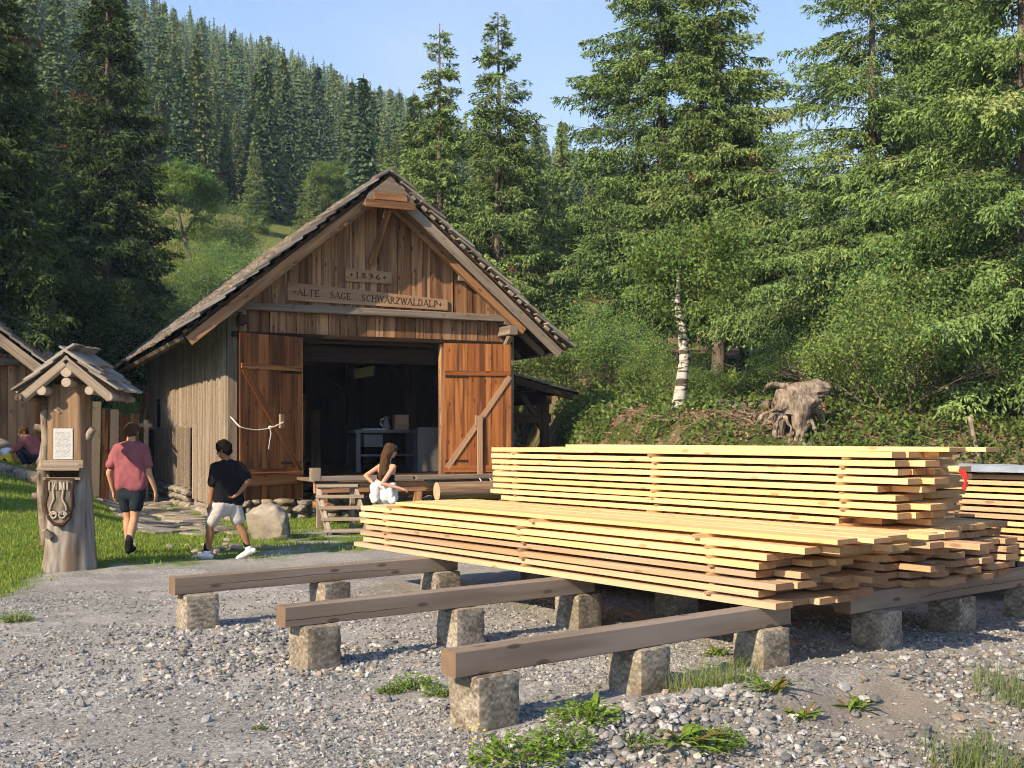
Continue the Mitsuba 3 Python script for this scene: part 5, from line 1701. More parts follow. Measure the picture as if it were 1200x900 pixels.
# the edge of the wood west of the yard: it throws the shade over lawn, hut and the barn's far wall
labels['forest_edge'] = {'kind': 'stuff', 'label': 'edge of the spruce wood beside the yard'}
SH = np.array([0.682, 0.731])
SP = np.array([-0.731, 0.682])
i = 0
for q, k, hgt in ((18.8, -6, 11), (20.6, -7, 12), (22.4, -6, 12.5), (24.2, -8, 13.5), (26.5, -8, 17), (28.5, -12, 21), (30.5, -7, 22), (33, -11, 26), (35.5, -8, 25), (38, -13, 28), (41, -9, 27), (44, -14, 29), (47, -9, 28), (50, -13, 28), (30, -18, 22), (36, -19, 27), (42, -20, 28), (48, -22, 28)):
    p = q * SP + k * SH
    i += 1
    m = T().translate([p[0], p[1], H(p[0], p[1]) - 0.3]).rotate([0, 0, 1], q * 77).scale([hgt * 1.05, hgt * 1.05, hgt])
    scene[f'forest_edge__{i:03d}'] = {'type': 'instance', 'to_world': m, 'shape': {'type': 'ref', 'id': f'mid_tree_{i % 4}'}}

# ------------------------------------------------------------------ the bank: root stump, fallen log, undergrowth
sx, sy = px(932, 19.3), 19.3
sz = H(sx, sy)
Bg = Bag()
strng = np.random.default_rng(12)
ico = trimesh.creation.icosphere(subdivisions=3)
v = np.array(ico.vertices)
n = meshkit.fbm(v * 1.5 + 7, 4, 3) - 0.5
v = v * (1 + 0.7 * n)[:, None] * [0.34, 0.30, 0.30] + [0.0, 0, 0.55]
Bg.add(v, ico.faces)
Bg.add(*tube([(-.10, 0, .30), (-.02, 0, .52), (.14, 0, .68), (.36, -.03, .78), (.50, -.03, .80)], [.26, .27, .25, .17, .09], 12))
Bg.add(*tube([(.02, -.12, .60), (.04, -.2, .35), (.0, -.22, .05), (.0, -.2, -.3)], [.17, .14, .11, .12], 9))
Bg.add(*tube([(-.16, -.06, .60), (-.24, -.14, .35), (-.30, -.16, .05), (-.3, -.16, -.3)], [.13, .10, .09, .10], 9))
for (pts_, r0) in (
        ([(0.05, 0, .62), (.30, -.02, .75), (.46, -.05, .82), (.52, 0, .80)], .13), ([(0, 0, .7), (-.2, -.05, .84), (-.40, -.08, .86), (-.52, -.1, .70)], .06),
        ([(0, -.1, .5), (-.02, -.25, .3), (-.04, -.3, .05), (-.1, -.32, -.2)], .085), ([(.1, -.1, .45), (.12, -.25, .2), (.02, -.34, -.05), (-.05, -.4, -.25)], .07),
        ([(-.15, -.1, .5), (-.28, -.2, .35), (-.36, -.24, .1), (-.38, -.25, -.2)], .075), ([(-.3, -.22, .36), (-.48, -.3, .26), (-.6, -.32, .08)], .035),
        ([(-.1, -.15, .42), (-.35, -.3, .40), (-.55, -.3, .30), (-.75, -.35, .1)], .03), ([(0.2, 0, .5), (.4, .05, .3), (.5, .05, .05)], .07),
        ([(0, .1, .5), (-.1, .3, .35), (-.2, .45, .05)], .09), ([(.15, -.2, .25), (.2, -.35, .05), (.3, -.42, -.15)], .03), ([(-.2, -.2, .3), (-.16, -.36, .1), (-.18, -.4, -.2)], .03)):
    pp_ = np.array(pts_)
    tt_ = np.linspace(0, 1, 9)
    cx = [np.interp(tt_, np.linspace(0, 1, len(pp_)), pp_[:, i_]) for i_ in range(3)]
    cx = np.stack(cx, 1) + strng.normal(0, 0.012, (9, 3))
    tv, tf = tube(cx, r0 * np.linspace(1.15, 0.45, 9) * strng.uniform(0.85, 1.15, 9), 8)
    Bg.add(tv, tf)
mm = Bg.mesh()
st_ = trimesh.Trimesh(mm[0], mm[1], process=False).subdivide().subdivide()
nv = np.array(st_.vertices)
nv = nv + np.array(st_.vertex_normals) * (0.07 * (meshkit.fbm(nv * np.array([15, 15, 3.5]), 4, 3) - 0.5) + 0.06 * (meshkit.fbm(nv * 4.0, 3, 9) - 0.5))[:, None]
put('root_stump', (nv * np.array([1.15, 1.15, 1.0]) + [sx, sy, sz - 0.05], st_.faces), 'm_root', 35)
labels['root_stump'] = {'label': 'upturned bleached tree stump with twisted roots on the bank', 'category': 'stump'}
for lab, pts_, r in (('fallen mossy log lying on the bank below the dark trunks', [(px(840, 21.5), 21.5), (px(872, 21.0), 21.0), (px(902, 20.6), 20.6)], .13),
                     ('thin pale fallen branch beside the root stump', [(px(880, 19.8), 19.8), (px(895, 19.6), 19.6), (px(906, 19.4), 19.4)], .03),
                     ('bent pale dead stem under the broad bright bush', [(px(1136, 18.6), 18.6), (px(1142, 18.5), 18.5), (px(1150, 18.3), 18.3)], .04)):
    k = numbered('fallen_log' if r > .1 else 'dead_branch')
    zz_ = [H(a_, b_) + r * 0.7 for a_, b_ in pts_]
    if 'stem' in lab:
        zz_ = [zz_[0] + 0.6, zz_[1] + 0.25, zz_[2]]
    put(k, tube([(a_, b_, c_) for (a_, b_), c_ in zip(pts_, zz_)], [r, r * 0.95, r * 0.8], 8), 'm_root' if r < .1 else 'm_bark', True)
    labels[k] = {'label': lab, 'category': 'log' if r > .1 else 'branch'}
brg = np.random.default_rng(66)
# undergrowth of leaves, ferns and seedlings
n = 52000
x = brg.uniform(0.8, 12.5, n)
y = brg.uniform(15.3, 26, n)
den = meshkit.fbm(np.stack([x * 0.9, y * 0.9, x * 0], -1), 3, 21)
ok = (den + 0.15 * (x > 7.2) - 0.05 * (np.abs(x - 4.2) < 1.0) > 0.43) & (np.abs(x) < 0.5 * y)
x, y = x[ok], y[ok]
tall = meshkit.fbm(np.stack([x * 0.5, y * 0.5, x * 0 + 9], -1), 2, 5)
z = height(x, y) + brg.uniform(0.0, 1, len(x)) ** 1.5 * (0.12 + 0.6 * np.clip(tall - 0.42, 0, 1) * 1.6)
D = brg.normal(size=(len(x), 3)) + [0, 0, 0.1]
col = np.array([0.13, 0.195, 0.056]) * (1 + brg.normal(0, 0.25, len(x)))[:, None]
col[brg.random(len(x)) < 0.05] = [0.16, 0.13, 0.04]
v, f, c = blades(np.stack([x, y, z], -1), D, brg.uniform(0.07, 0.14, len(x)), brg.uniform(0.04, 0.08, len(x)), brg, np.clip(col, 0.01, 0.3), flat=0.4)
struct('undergrowth', (v, f), 'm_leaf', False, kind='stuff', color=c, label='green undergrowth and seedlings covering the bank')
# more of it on the bank beside the barn
n = 9000
x = brg.uniform(1.2, 6.5, n)
y = brg.uniform(23.5, 33, n)
z = height(x, y) + brg.uniform(0, 0.35, n)
col = np.array([0.14, 0.205, 0.06]) * (1 + brg.normal(0, 0.25, n))[:, None]
v, f, c = blades(np.stack([x, y, z], -1), brg.normal(size=(n, 3)), brg.uniform(0.09, 0.17, n), brg.uniform(0.05, 0.1, n), brg, np.clip(col, 0.01, 0.4), flat=0.4)
struct('ground_cover', (v, f), 'm_leaf', False, kind='stuff', color=c, label='green ground cover on the slope beside the barn')
# dead leaves and chips
n = 26000
x, y = brg.uniform(0.8, 12, n), brg.uniform(15.2, 24, n)
z = height(x, y) + brg.uniform(0.005, 0.03, n)
cl = np.array([0.20, 0.135, 0.085]) * (1 + brg.normal(0, 0.4, n))[:, None]
v, f, c = blades(np.stack([x, y, z], -1), brg.normal(size=(n, 3)) * [1, 1, 0.5], brg.uniform(0.04, 0.11, n), brg.uniform(0.03, 0.06, n), brg, np.clip(cl, 0.02, 0.4), flat=0.3)
struct('leaf_litter', (v, f), 'm_needle', False, kind='stuff', color=c, label='brown dead leaves and chips lying on the bank')
# twigs and stones scattered over the bank
A = []
n = 700
x, y = brg.uniform(1.0, 12, n), brg.uniform(15.5, 24, n)
z = height(x, y) + 0.03
a = brg.uniform(0, np.pi, n)
ln = brg.uniform(0.15, 0.7, n)
Aq = np.stack([x, y, z], -1)
Bq = Aq + np.stack([np.cos(a) * ln, np.sin(a) * ln, brg.uniform(-0.02, 0.2, n)], -1)
v, f = tubes3(Aq, Bq, np.full(n, 0.014), np.full(n, 0.006))
struct('twig_litter', (v, f), 'm_root', True, kind='stuff', label='dead twigs strewn over the bank')

# ------------------------------------------------------------------ people
from manifold3d import OpType


def ball(p, r, seg=14):
    return Manifold.sphere(r, seg).translate([float(q) for q in p])


def bone(a, b):
    """a, b: (point, radius)."""
    return Manifold.batch_hull([ball(*a), ball(*b)])


def hullof(*balls):
    return Manifold.batch_hull([ball(*b) for b in balls])


def fuse(pieces, res=0.022, it=6, noise_=0.0, seed=0, kscale=9.0):
    m = Manifold.batch_boolean(pieces, OpType.Add).refine_to_length(res).to_mesh()
    t = trimesh.Trimesh(np.array(m.vert_properties[:, :3]), np.array(m.tri_verts), process=True)
    v0 = np.array(t.vertices)
    trimesh.smoothing.filter_taubin(t, lamb=0.5, nu=0.52, iterations=it)
    v1 = np.array(t.vertices)
    off = np.linalg.norm(v1 - v0, axis=1, keepdims=True)
    t.vertices = np.where(off > 0.03, v0, v1)
    if noise_:
        v = np.array(t.vertices)
        n = meshkit.fbm(v * np.array([kscale, kscale, kscale * 0.55]) + seed, 3, 7) - 0.5
        t.vertices = v + np.array(t.vertex_normals) * (noise_ * 2 * np.maximum(n + 0.16, -0.05))[:, None]
    return t


def A_(*q):
    return np.array(q, float)


def hand(w, d, n, side, curl=0.5, k=1.0):
    """Palm, four unequal bent fingers and a thumb. w wrist, d along the hand, n out of the palm, side towards the thumb."""
    d = d / np.linalg.norm(d)
    n = n - d * (n @ d)
    n /= np.linalg.norm(n)
    s = np.cross(d, n)
    s = s if s @ side > 0 else -s
    out = [hullof((w + d * .01, .021 * k), (w + d * .075 * k + s * .028 * k, .013 * k), (w + d * .08 * k - s * .026 * k, .012 * k))]
    for i, (off, ln) in enumerate(((.028, .072), (.010, .080), (-.008, .074), (-.026, .058))):
        p = w + d * .082 * k + s * off * k
        dd = d
        for j, q in enumerate((.42, .33, .25)):
            c = curl * (0.5 + 0.5 * j)
            dd = dd * math.cos(c) + n * math.sin(c)
            dd /= np.linalg.norm(dd)
            p2 = p + dd * ln * q * k
            out.append(bone((p, (.0095 - .001 * j) * k), (p2, (.0085 - .001 * j) * k)))
            p = p2
    tb = w + d * .028 * k + s * .024 * k
    t1 = tb + (d * .5 + s * .7 + n * .35) * .045 * k
    t2 = t1 + (d * .9 + s * .15 + n * .35) * .032 * k
    out += [bone((tb, .014 * k), (t1, .0105 * k)), bone((t1, .0105 * k), (t2, .0085 * k))]
    return out


def head(c, f, tilt=0.0):
    """Skull, jaw, nose, ears round c, looking along f (unit, may tilt)."""
    f = f / np.linalg.norm(f)
    u = A_(0, 0, 1) - f * f[2]
    u /= np.linalg.norm(u)
    s = np.cross(f, u)
    P = lambda a, b, h: c + f * a + s * b + u * h
    pcs = [hullof((P(-.022, 0, .028), .078), (P(.018, 0, .03), .07), (P(.040, 0, -.055), .042), (P(.055, 0, -.082), .022), (P(-.03, 0, -.03), .055)),
           bone((P(.088, 0, .012), .010), (P(.108, 0, -.018), .013)), hullof((P(.086, .02, -.056), .008), (P(.086, -.02, -.056), .008), (P(.092, 0, -.056), .009)),
           bone((P(.082, .034, .020), .011), (P(.084, -.034, .020), .011))]
    for b in (-1, 1):
        pcs.append(hullof((P(-.008, b * .076, .018), .011), (P(-.004, b * .077, -.022), .008), (P(-.018, b * .082, .012), .010)))
    eyes = [hullof((P(.080, b * .030, .004), .0095), (P(.0795, b * .034, .004), .008)) for b in (-1, 1)]
    return pcs, eyes, P


def hair_cap(P, extra=(), face=0.07):
    cap = hullof((P(-.026, 0, .036), .090), (P(.014, 0, .045), .080), (P(-.045, 0, -.01), .066))
    cut = hullof((P(.125, 0, -.02), face), (P(.105, 0, -.12), .09), (P(.06, 0, -.10), .085), (P(.13, 0, .01), .055))
    return [cap - cut] + list(extra)


def dress(key, prefix, pieces, mat, res=0.022, it=6, smooth=True, noise_=0.0, seed=0, label=None, kscale=9.0):
    return part(key, prefix, fuse(pieces, res, it, noise_, seed, kscale), mat, smooth, label=label)


# --- man in a dusty rose shirt, seen from behind, walking away
G1 = A_(px(150, 15.1), 15.1, 0)
G1[2] = H(G1[0], G1[1])
O = lambda x, y, z: G1 + A_(x, y, z)
k = thing('person', 'man in dusty rose shirt and dark shorts walking away beside the info post', 'person', 'people at the sawmill')
hp, ey, P = head(O(.045, .03, 1.665), A_(-.12, 1, .02))
shL, shR = O(-.135, .0, 1.425), O(.215, .02, 1.415)
elL, wrL = O(-.255, -.01, 1.10), O(-.225, .08, .845)
elR, wrR = O(.295, -.03, 1.10), O(.355, .05, .855)
hpL, hpR = O(-.045, .02, .90), O(.125, .02, .90)
knL, anL = O(-.035, .10, .50), O(-.030, .12, .105)
knR, anR = O(.085, .02, .50), O(.045, -.08, .12)
skin = hp + [bone((O(.045, .0, 1.60), .055), (O(.04, -.01, 1.46), .062)),
             hullof((shL, .055), (shR, .055), (O(-.07, 0, 1.25), .10), (O(.15, 0, 1.25), .10)), hullof((O(-.07, 0, 1.25), .10), (O(.15, 0, 1.25), .10), (hpL, .10), (hpR, .10)),
             bone((shL, .052), (elL, .041)), bone((elL, .041), (wrL, .028)), bone((shR, .052), (elR, .041)), bone((elR, .041), (wrR, .028)),
             bone((hpL, .092), (knL, .058)), bone((hpR, .092), (knR, .058)),
             bone((knL, .056), (knL * .62 + anL * .38 + A_(0, -.02, 0), .058)), bone((knL * .62 + anL * .38 + A_(0, -.02, 0), .058), (anL, .038)),
             bone((knR, .056), (knR * .62 + anR * .38 + A_(0, -.02, 0), .058)), bone((knR * .62 + anR * .38 + A_(0, -.02, 0), .058), (anR, .038))]
skin += hand(wrL, A_(.03, .04, -1), A_(1, .2, 0), A_(0, 1, 0), 0.45) + hand(wrR, A_(.10, .06, -1), A_(-1, .2, 0), A_(0, 1, 0), 0.35)
put(k + '__body', fuse(skin, 0.02, 5), 'm_skin', True)
dress(k, 'eyes', ey, 'm_eye', 0.01, 0)
dress(k, 'hair', hair_cap(P), 'm_hair_brown', 0.012, 2, True, 0.016, 1, kscale=38)
dress(k, 'shirt', [hullof((shL, .068), (shR, .068), (O(.04, -.01, 1.475), .07), (O(-.065, -.01, 1.25), .105), (O(.15, -.01, 1.25), .105)),
                   hullof((O(-.065, -.01, 1.25), .105), (O(.15, -.01, 1.25), .105), (O(-.065, .0, .94), .105), (O(.15, .0, .94), .105)),
                   bone((shL, .072), (shL * .38 + elL * .62, .078)), bone((shR, .072), (shR * .38 + elR * .62, .078))], 'm_shirt_rose', 0.02, 4, True, 0.034, 3, kscale=8)
dress(k, 'shorts', [hullof((O(-.06, .01, .93), .105), (O(.14, .01, .93), .105), (O(-.04, .02, .80), .10), (O(.125, .02, .80), .10)),
                    bone((O(-.045, .03, .82), .105), (O(-.045, .07, .64), .088)), bone((O(.125, .02, .82), .105), (O(.10, .02, .64), .09))], 'm_shorts_navy', 0.025, 5, True, 0.010, 5)
for an, d in ((anL, A_(-.1, 1, 0)), (anR, A_(.05, 1, .12))):
    d = d / np.linalg.norm(d)
    dress(k, 'boot', [bone((an + A_(0, 0, .06), .052), (an + A_(0, 0, -.05), .052)), hullof((an + A_(0, 0, -.065), .042), (an + d * .10 + A_(0, 0, -.075), .036), (an + d * .17 + A_(0, 0, -.075), .03), (an - d * .05 + A_(0, 0, -.072), .036))], 'm_shirt_black', 0.02, 4)
    dress(k, 'sock', [bone((an + A_(0, 0, .045), .049), (an + A_(0, 0, .11), .047))], 'm_shorts_navy', 0.02, 3)

# --- youth in black shirt, striding, face turned to the side
G2 = A_(px(265, 15.1), 15.1, 0)
G2[2] = H(G2[0], G2[1])
O = lambda x, y, z: G2 + A_(x, y, z)
k = thing('person', 'youth in black shirt and pale grey shorts striding with a hand on the hip', 'person', 'people at the sawmill')
hp, ey, P = head(O(-.025, -.02, 1.475), A_(-1, .25, -.22))
shL, shR = O(-.115, -.11, 1.245), O(.155, .10, 1.255)
elL, wrL = O(-.155, -.13, .965), O(-.195, -.09, .735)
elR, wrR = O(.300, .02, 1.065), O(.190, -.06, .90)
hpL, hpR = O(-.03, -.07, .80), O(.07, .07, .80)
knF, anF = O(-.215, -.04, .445), O(-.255, -.02, .105)
knB, anB = O(.165, .08, .44), O(.275, .10, .150)
skin = hp + [bone((O(-.005, -.01, 1.41), .052), (O(.02, 0, 1.29), .058)), hullof((shL, .052), (shR, .052), (O(-.05, -.06, 1.08), .095), (O(.10, .05, 1.08), .095)),
             hullof((O(-.05, -.06, 1.08), .095), (O(.10, .05, 1.08), .095), (hpL, .095), (hpR, .095)),
             bone((shL, .048), (elL, .039)), bone((elL, .039), (wrL, .027)), bone((shR, .048), (elR, .039)), bone((elR, .039), (wrR, .027)),
             bone((hpL, .088), (knF, .056)), bone((hpR, .088), (knB, .056)),
             bone((knF, .054), (knF * .62 + anF * .38 + A_(.02, 0, 0), .055)), bone((knF * .62 + anF * .38 + A_(.02, 0, 0), .055), (anF, .036)),
             bone((knB, .054), (knB * .62 + anB * .38 + A_(.02, 0, 0), .055)), bone((knB * .62 + anB * .38 + A_(.02, 0, 0), .055), (anB, .036))]
skin += hand(wrL, A_(-.12, .05, -1), A_(.5, 1, 0), A_(-1, 0, 0), 0.45) + hand(wrR, A_(-.75, -.4, -.55), A_(-.2, -.4, .8), A_(0, 0, -1), 0.5)
put(k + '__body', fuse(skin, 0.02, 5), 'm_skin_tan', True)
dress(k, 'eyes', ey, 'm_eye', 0.01, 0)
dress(k, 'hair', hair_cap(P, [hullof((P(-.02, 0, .075), .075), (P(.035, 0, .085), .055))], 0.066), 'm_hair_black', 0.012, 2, True, 0.020, 2, kscale=42)
dress(k, 'shirt', [hullof((shL, .064), (shR, .064), (O(.02, 0, 1.295), .066), (O(-.055, -.065, 1.07), .108), (O(.115, .06, 1.07), .108)),
                   hullof((O(-.055, -.065, 1.07), .108), (O(.115, .06, 1.07), .108), (O(-.04, -.06, .80), .108), (O(.105, .06, .80), .108)),
                   bone((shL, .066), (shL * .30 + elL * .70, .070)), bone((shR, .066), (shR * .30 + elR * .70, .070))], 'm_shirt_black', 0.02, 4, True, 0.028, 3, kscale=8)
dress(k, 'shorts', [hullof((hpL + A_(-.02, 0, .02), .098), (hpR + A_(.02, 0, .02), .098), (O(0, 0, .70), .11)),
                    bone((hpL + A_(-.01, 0, -.06), .104), (hpL * .22 + knF * .78 + A_(-.005, 0, .0), .088)), bone((hpR + A_(.01, 0, -.06), .104), (hpR * .25 + knB * .75, .088))], 'm_cloth_pale', 0.02, 4, True, 0.026, 5, kscale=10)
for an, d, up_ in ((anF, A_(-1, -.05, .0), 0), (anB, A_(-.93, -.05, -.38), 0)):
    d = d / np.linalg.norm(d)
    dn = np.cross(d, A_(0, 1, 0))
    dn = dn / np.linalg.norm(dn) * (-1 if dn[2] > 0 else 1)
    dress(k, 'shoe', [hullof((an + dn * .055, .045), (an + d * .10 + dn * .075, .034), (an + d * .185 + dn * .080, .026), (an - d * .055 + dn * .07, .036)), bone((an + dn * .01, .048), (an + dn * .05, .05))], 'm_cloth_white', 0.02, 4)
    dress(k, 'sock', [bone((an - dn * .02, .045), (an - dn * .09, .043))], 'm_shirt_black', 0.02, 3)

# --- woman with long brown hair at the log deck
G3 = A_(px(455, 17.6), 17.6, 0)
G3[2] = H(G3[0], G3[1])
O = lambda x, y, z: G3 + A_(x, y, z)
k = thing('person', 'woman with long brown hair and white garment at the waist by the log deck', 'person', 'people at the sawmill')
hp, ey, P = head(O(.035, .06, 1.435), A_(.75, .62, -.12))
shL, shR = O(-.125, .08, 1.205), O(.095, -.08, 1.190)
elL, wrL = O(-.365, .02, 1.045), O(-.195, -.08, .895)
elR, wrR = O(-.075, -.20, .925), O(.200, -.16, .855)
hpL, hpR = O(-.15, .06, .77), O(.00, -.04, .77)
knL, anL = O(-.10, .13, .43), O(-.12, .10, .09)
knR, anR = O(.03, -.02, .43), O(.00, -.05, .09)
skin = hp + [bone((O(.01, .03, 1.37), .045), (O(-.01, .01, 1.25), .05)), hullof((shL, .045), (shR, .045), (O(-.10, .05, 1.03), .078), (O(.02, -.04, 1.03), .078)),
             hullof((O(-.10, .05, 1.03), .078), (O(.02, -.04, 1.03), .078), (hpL, .10), (hpR, .10)),
             bone((shL, .042), (elL, .034)), bone((elL, .034), (wrL, .024)), bone((shR, .042), (elR, .034)), bone((elR, .034), (wrR, .024)),
             bone((hpL, .092), (knL, .056)), bone((hpR, .092), (knR, .056)), bone((knL, .053), (anL, .034)), bone((knR, .053), (anR, .034)),
             hullof((anL + A_(0, 0, -.05), .034), (anL + A_(.12, .09, -.06), .026)), hullof((anR + A_(0, 0, -.05), .034), (anR + A_(.12, .09, -.06), .026))]
skin += hand(wrL, A_(.9, -.2, -.35), A_(.2, -.3, -.9), A_(0, 0, 1), 0.4, 0.92) + hand(wrR, A_(.95, .1, -.25), A_(-.2, .2, -.9), A_(0, 1, 0), 0.4, 0.92)
put(k + '__body', fuse(skin, 0.02, 5), 'm_skin', True)
dress(k, 'eyes', ey, 'm_eye', 0.01, 0)
dress(k, 'hair', hair_cap(P, [hullof((P(-.05, 0, .0), .075), (P(-.085, 0, -.10), .075)), hullof((P(-.085, 0, -.10), .075), (O(-.055, -.06, 1.22), .075)), hullof((O(-.055, -.06, 1.22), .075), (O(-.095, -.09, 1.08), .05), (O(-.03, -.085, 1.10), .04)),
                             hullof((O(-.095, -.09, 1.08), .045), (O(-.11, -.09, .98), .018))]), 'm_hair_brown', 0.014, 2, True, 0.018, 4, kscale=30)
dress(k, 'sunglasses', [bone((P(.055, -.062, .085), .013), (P(.055, .062, .085), .013)), bone((P(.055, .07, .085), .006), (P(-.03, .082, .055), .006)), bone((P(.055, -.07, .085), .006), (P(-.03, -.082, .055), .006))], 'm_metal', 0.015, 0)
dress(k, 'top', [hullof((O(-.10, .05, 1.05), .086), (O(.025, -.045, 1.05), .086), (O(-.10, .055, .96), .086), (O(.02, -.04, .96), .086))], 'm_shirt_black', 0.025, 4, True, 0.006, 2)
dress(k, 'tied_garment', [hullof((hpL + A_(-.01, .0, .10), .105), (hpR + A_(.02, .0, .10), .105), (hpL + A_(-.02, 0, -.04), .122), (hpR + A_(.03, 0, -.04), .122)), bone((O(-.20, -.08, .86), .06), (O(-.19, -.09, .68), .05)), bone((O(.04, -.14, .86), .035), (O(.07, -.15, .66), .05))], 'm_cloth_white', 0.022, 4, True, 0.045, 8, kscale=11)
dress(k, 'shorts', [hullof((hpL + A_(0, 0, -.05), .108), (hpR + A_(0, 0, -.05), .108)), bone((hpL + A_(0, 0, -.08), .10), (hpL * .45 + knL * .55, .085)), bone((hpR + A_(0, 0, -.08), .10), (hpR * .45 + knR * .55, .085))], 'm_denim', 0.025, 4, True, 0.01, 3)

# --- crouching figure by the hut with a yellow bag
G4 = A_(px(34, 24.3), 24.3, 0)
G4[2] = H(G4[0], G4[1])
O = lambda x, y, z: G4 + A_(x, y, z)
k = thing('person', 'person in dark red checked shirt crouching behind the log by the hut', 'person', 'people at the sawmill')
hp, ey, P = head(O(-.10, -.05, .78), A_(-.8, -.4, -.45))
shL, shR = O(-.02, -.17, .62), O(.05, .15, .64)
elL, wrL = O(-.16, -.25, .42), O(-.33, -.18, .36)
elR, wrR = O(-.12, .18, .42), O(-.32, .02, .36)
skin = hp + [bone((O(-.06, -.03, .70), .055), (O(.0, 0, .62), .06)), hullof((shL, .06), (shR, .06), (O(.15, -.07, .32), .11), (O(.17, .08, .32), .11)), bone((shL, .05), (elL, .04)), bone((elL, .04), (wrL, .028)), bone((shR, .05), (elR, .04)), bone((elR, .04), (wrR, .028)),
             bone((O(.16, -.09, .24), .10), (O(-.16, -.17, .42), .06)), bone((O(.16, .09, .24), .10), (O(-.16, .13, .42), .06)), bone((O(-.16, -.17, .42), .058), (O(-.02, -.15, .07), .038)), bone((O(-.16, .13, .42), .058), (O(-.02, .11, .07), .038)),
             bone((O(-.02, -.15, .04), .04), (O(-.18, -.2, .03), .032)), bone((O(-.02, .11, .04), .04), (O(-.18, .13, .03), .032))]
skin += hand(wrL, A_(-1, .2, -.3), A_(0, .5, -1), A_(0, 1, 0), .5) + hand(wrR, A_(-1, -.1, -.3), A_(0, -.5, -1), A_(0, -1, 0), .5)
put(k + '__body', fuse(skin, 0.024, 5), 'm_skin', True)
dress(k, 'eyes', ey, 'm_eye', 0.01, 0)
dress(k, 'hair', hair_cap(P), 'm_hair_brown', 0.016, 2, True, 0.012, 6, kscale=38)
dress(k, 'shirt', [hullof((shL, .075), (shR, .075), (O(.15, -.07, .32), .125), (O(.17, .08, .32), .125)), bone((shL, .066), (elL, .056)), bone((shR, .066), (elR, .056))], 'm_shirt_rose', 0.028, 4, True, 0.02, 3)
dress(k, 'trousers', [hullof((O(.16, -.09, .24), .118), (O(.16, .09, .24), .118)), bone((O(.16, -.09, .24), .11), (O(-.16, -.17, .42), .075)), bone((O(.16, .09, .24), .11), (O(-.16, .13, .42), .075)), bone((O(-.16, -.17, .42), .072), (O(-.03, -.15, .12), .055)), bone((O(-.16, .13, .42), .072), (O(-.03, .11, .12), .055))], 'm_shorts_navy', 0.028, 4, True, 0.01, 3)
bagk = thing('backpack', 'small yellow and grey backpack in front of the crouching person', 'backpack')
q = O(-.44, -.12, 0)
dress(bagk, 'bag', [hullof((q + A_(-.07, 0, .1), .09), (q + A_(.07, 0, .1), .09), (q + A_(-.05, 0, .30), .08), (q + A_(.05, 0, .30), .08))], 'm_yellow_cloth', 0.03, 3, True, 0.02, 2)
dress(bagk, 'flap', [hullof((q + A_(-.05, -.01, .36), .08), (q + A_(.05, -.01, .36), .08), (q + A_(0, -.07, .30), .05))], 'm_metal_pale', 0.03, 3, True, 0.01, 2)
dress(bagk, 'pocket', [hullof((q + A_(-.04, -.10, .12), .04), (q + A_(.04, -.10, .12), .04), (q + A_(0, -.10, .18), .035))], 'm_shirt_black', 0.03, 3)

# ------------------------------------------------------------------ gravel, stones, grass, weeds
grng = np.random.default_rng(90)


def wobble(x, y):
    p = np.stack([x * 0.8, y * 0.8, x * 0 + 1], -1)
    return meshkit.fbm(p, 4, 33) - 0.5


def on_lawn(x, y):
    a, b = (-4.95 - 0.10 * (y - 10)) - x, (y - 14.25 - 0.92 * (x + 4.2)) * 0.72
    w = wobble(x, y)
    return np.maximum(a + 0.9 * w, b + 1.2 * w)


def clear_of_blocks(x, y):
    a = (x - TO[0]) * T1[0] + (y - TO[1]) * T1[1]
    b = (x - TO[0]) * T2[0] + (y - TO[1]) * T2[1]
    bad = np.zeros(len(x), bool)
    for ra, bs, _ in rows:
        for bb in bs:
            bad |= (np.abs(a - ra) < 0.17) & (np.abs(b - bb) < 0.17)
    return ~bad


def pebbles(n, rmin, rmax, x, y, smin, smax, sub=0, flat=0.6, lift=0.25):
    if sub < 0:
        bv = np.array([(1, 0, 0), (-1, 0, 0), (0, 1, 0), (0, -1, 0), (0, 0, 1), (0, 0, -1.0)])
        bf = np.array([(0, 2, 4), (2, 1, 4), (1, 3, 4), (3, 0, 4), (2, 0, 5), (1, 2, 5), (3, 1, 5), (0, 3, 5)])
    else:
        base = trimesh.creation.icosphere(subdivisions=sub)
        bv, bf = np.array(base.vertices), np.array(base.faces)
    n = len(x)
    s = smin * (smax / smin) ** (grng.random(n) ** 1.7)
    rnd = grng.normal(size=(n, len(bv))) * 0.16 + 1
    ax = np.stack([grng.uniform(0.7, 1.25, n), grng.uniform(0.6, 1.0, n), flat * grng.uniform(0.6, 1.3, n)], -1)
    v = bv[None] * rnd[..., None] * ax[:, None] * s[:, None, None]
    a = grng.uniform(0, 2 * np.pi, n)
    tl = grng.normal(0, 0.35, n)
    c, si = np.cos(tl)[:, None], np.sin(tl)[:, None]
    v = np.stack([v[..., 0] * c + v[..., 2] * si, v[..., 1], -v[..., 0] * si + v[..., 2] * c], -1)
    c, si = np.cos(a)[:, None], np.sin(a)[:, None]
    v = np.stack([v[..., 0] * c - v[..., 1] * si, v[..., 0] * si + v[..., 1] * c, v[..., 2]], -1)
    z = height(x, y) + lift * s * flat
    v = v + np.stack([x, y, z], -1)[:, None]
    f = (bf[None] + (np.arange(n) * len(bv))[:, None, None]).reshape(-1, 3)
    uv = np.zeros((n * len(bv), 2))
    uv[:, 1] = np.repeat(10.0 * grng.integers(1, 4000, n), len(bv))
    return v.reshape(-1, 3), f, uv


def scatter(n, d0, d1, fx=0.50, pw=1.0):
    y = d0 * (d1 / d0) ** (grng.random(n) ** pw)
    return grng.uniform(-fx, fx, n) * y, y


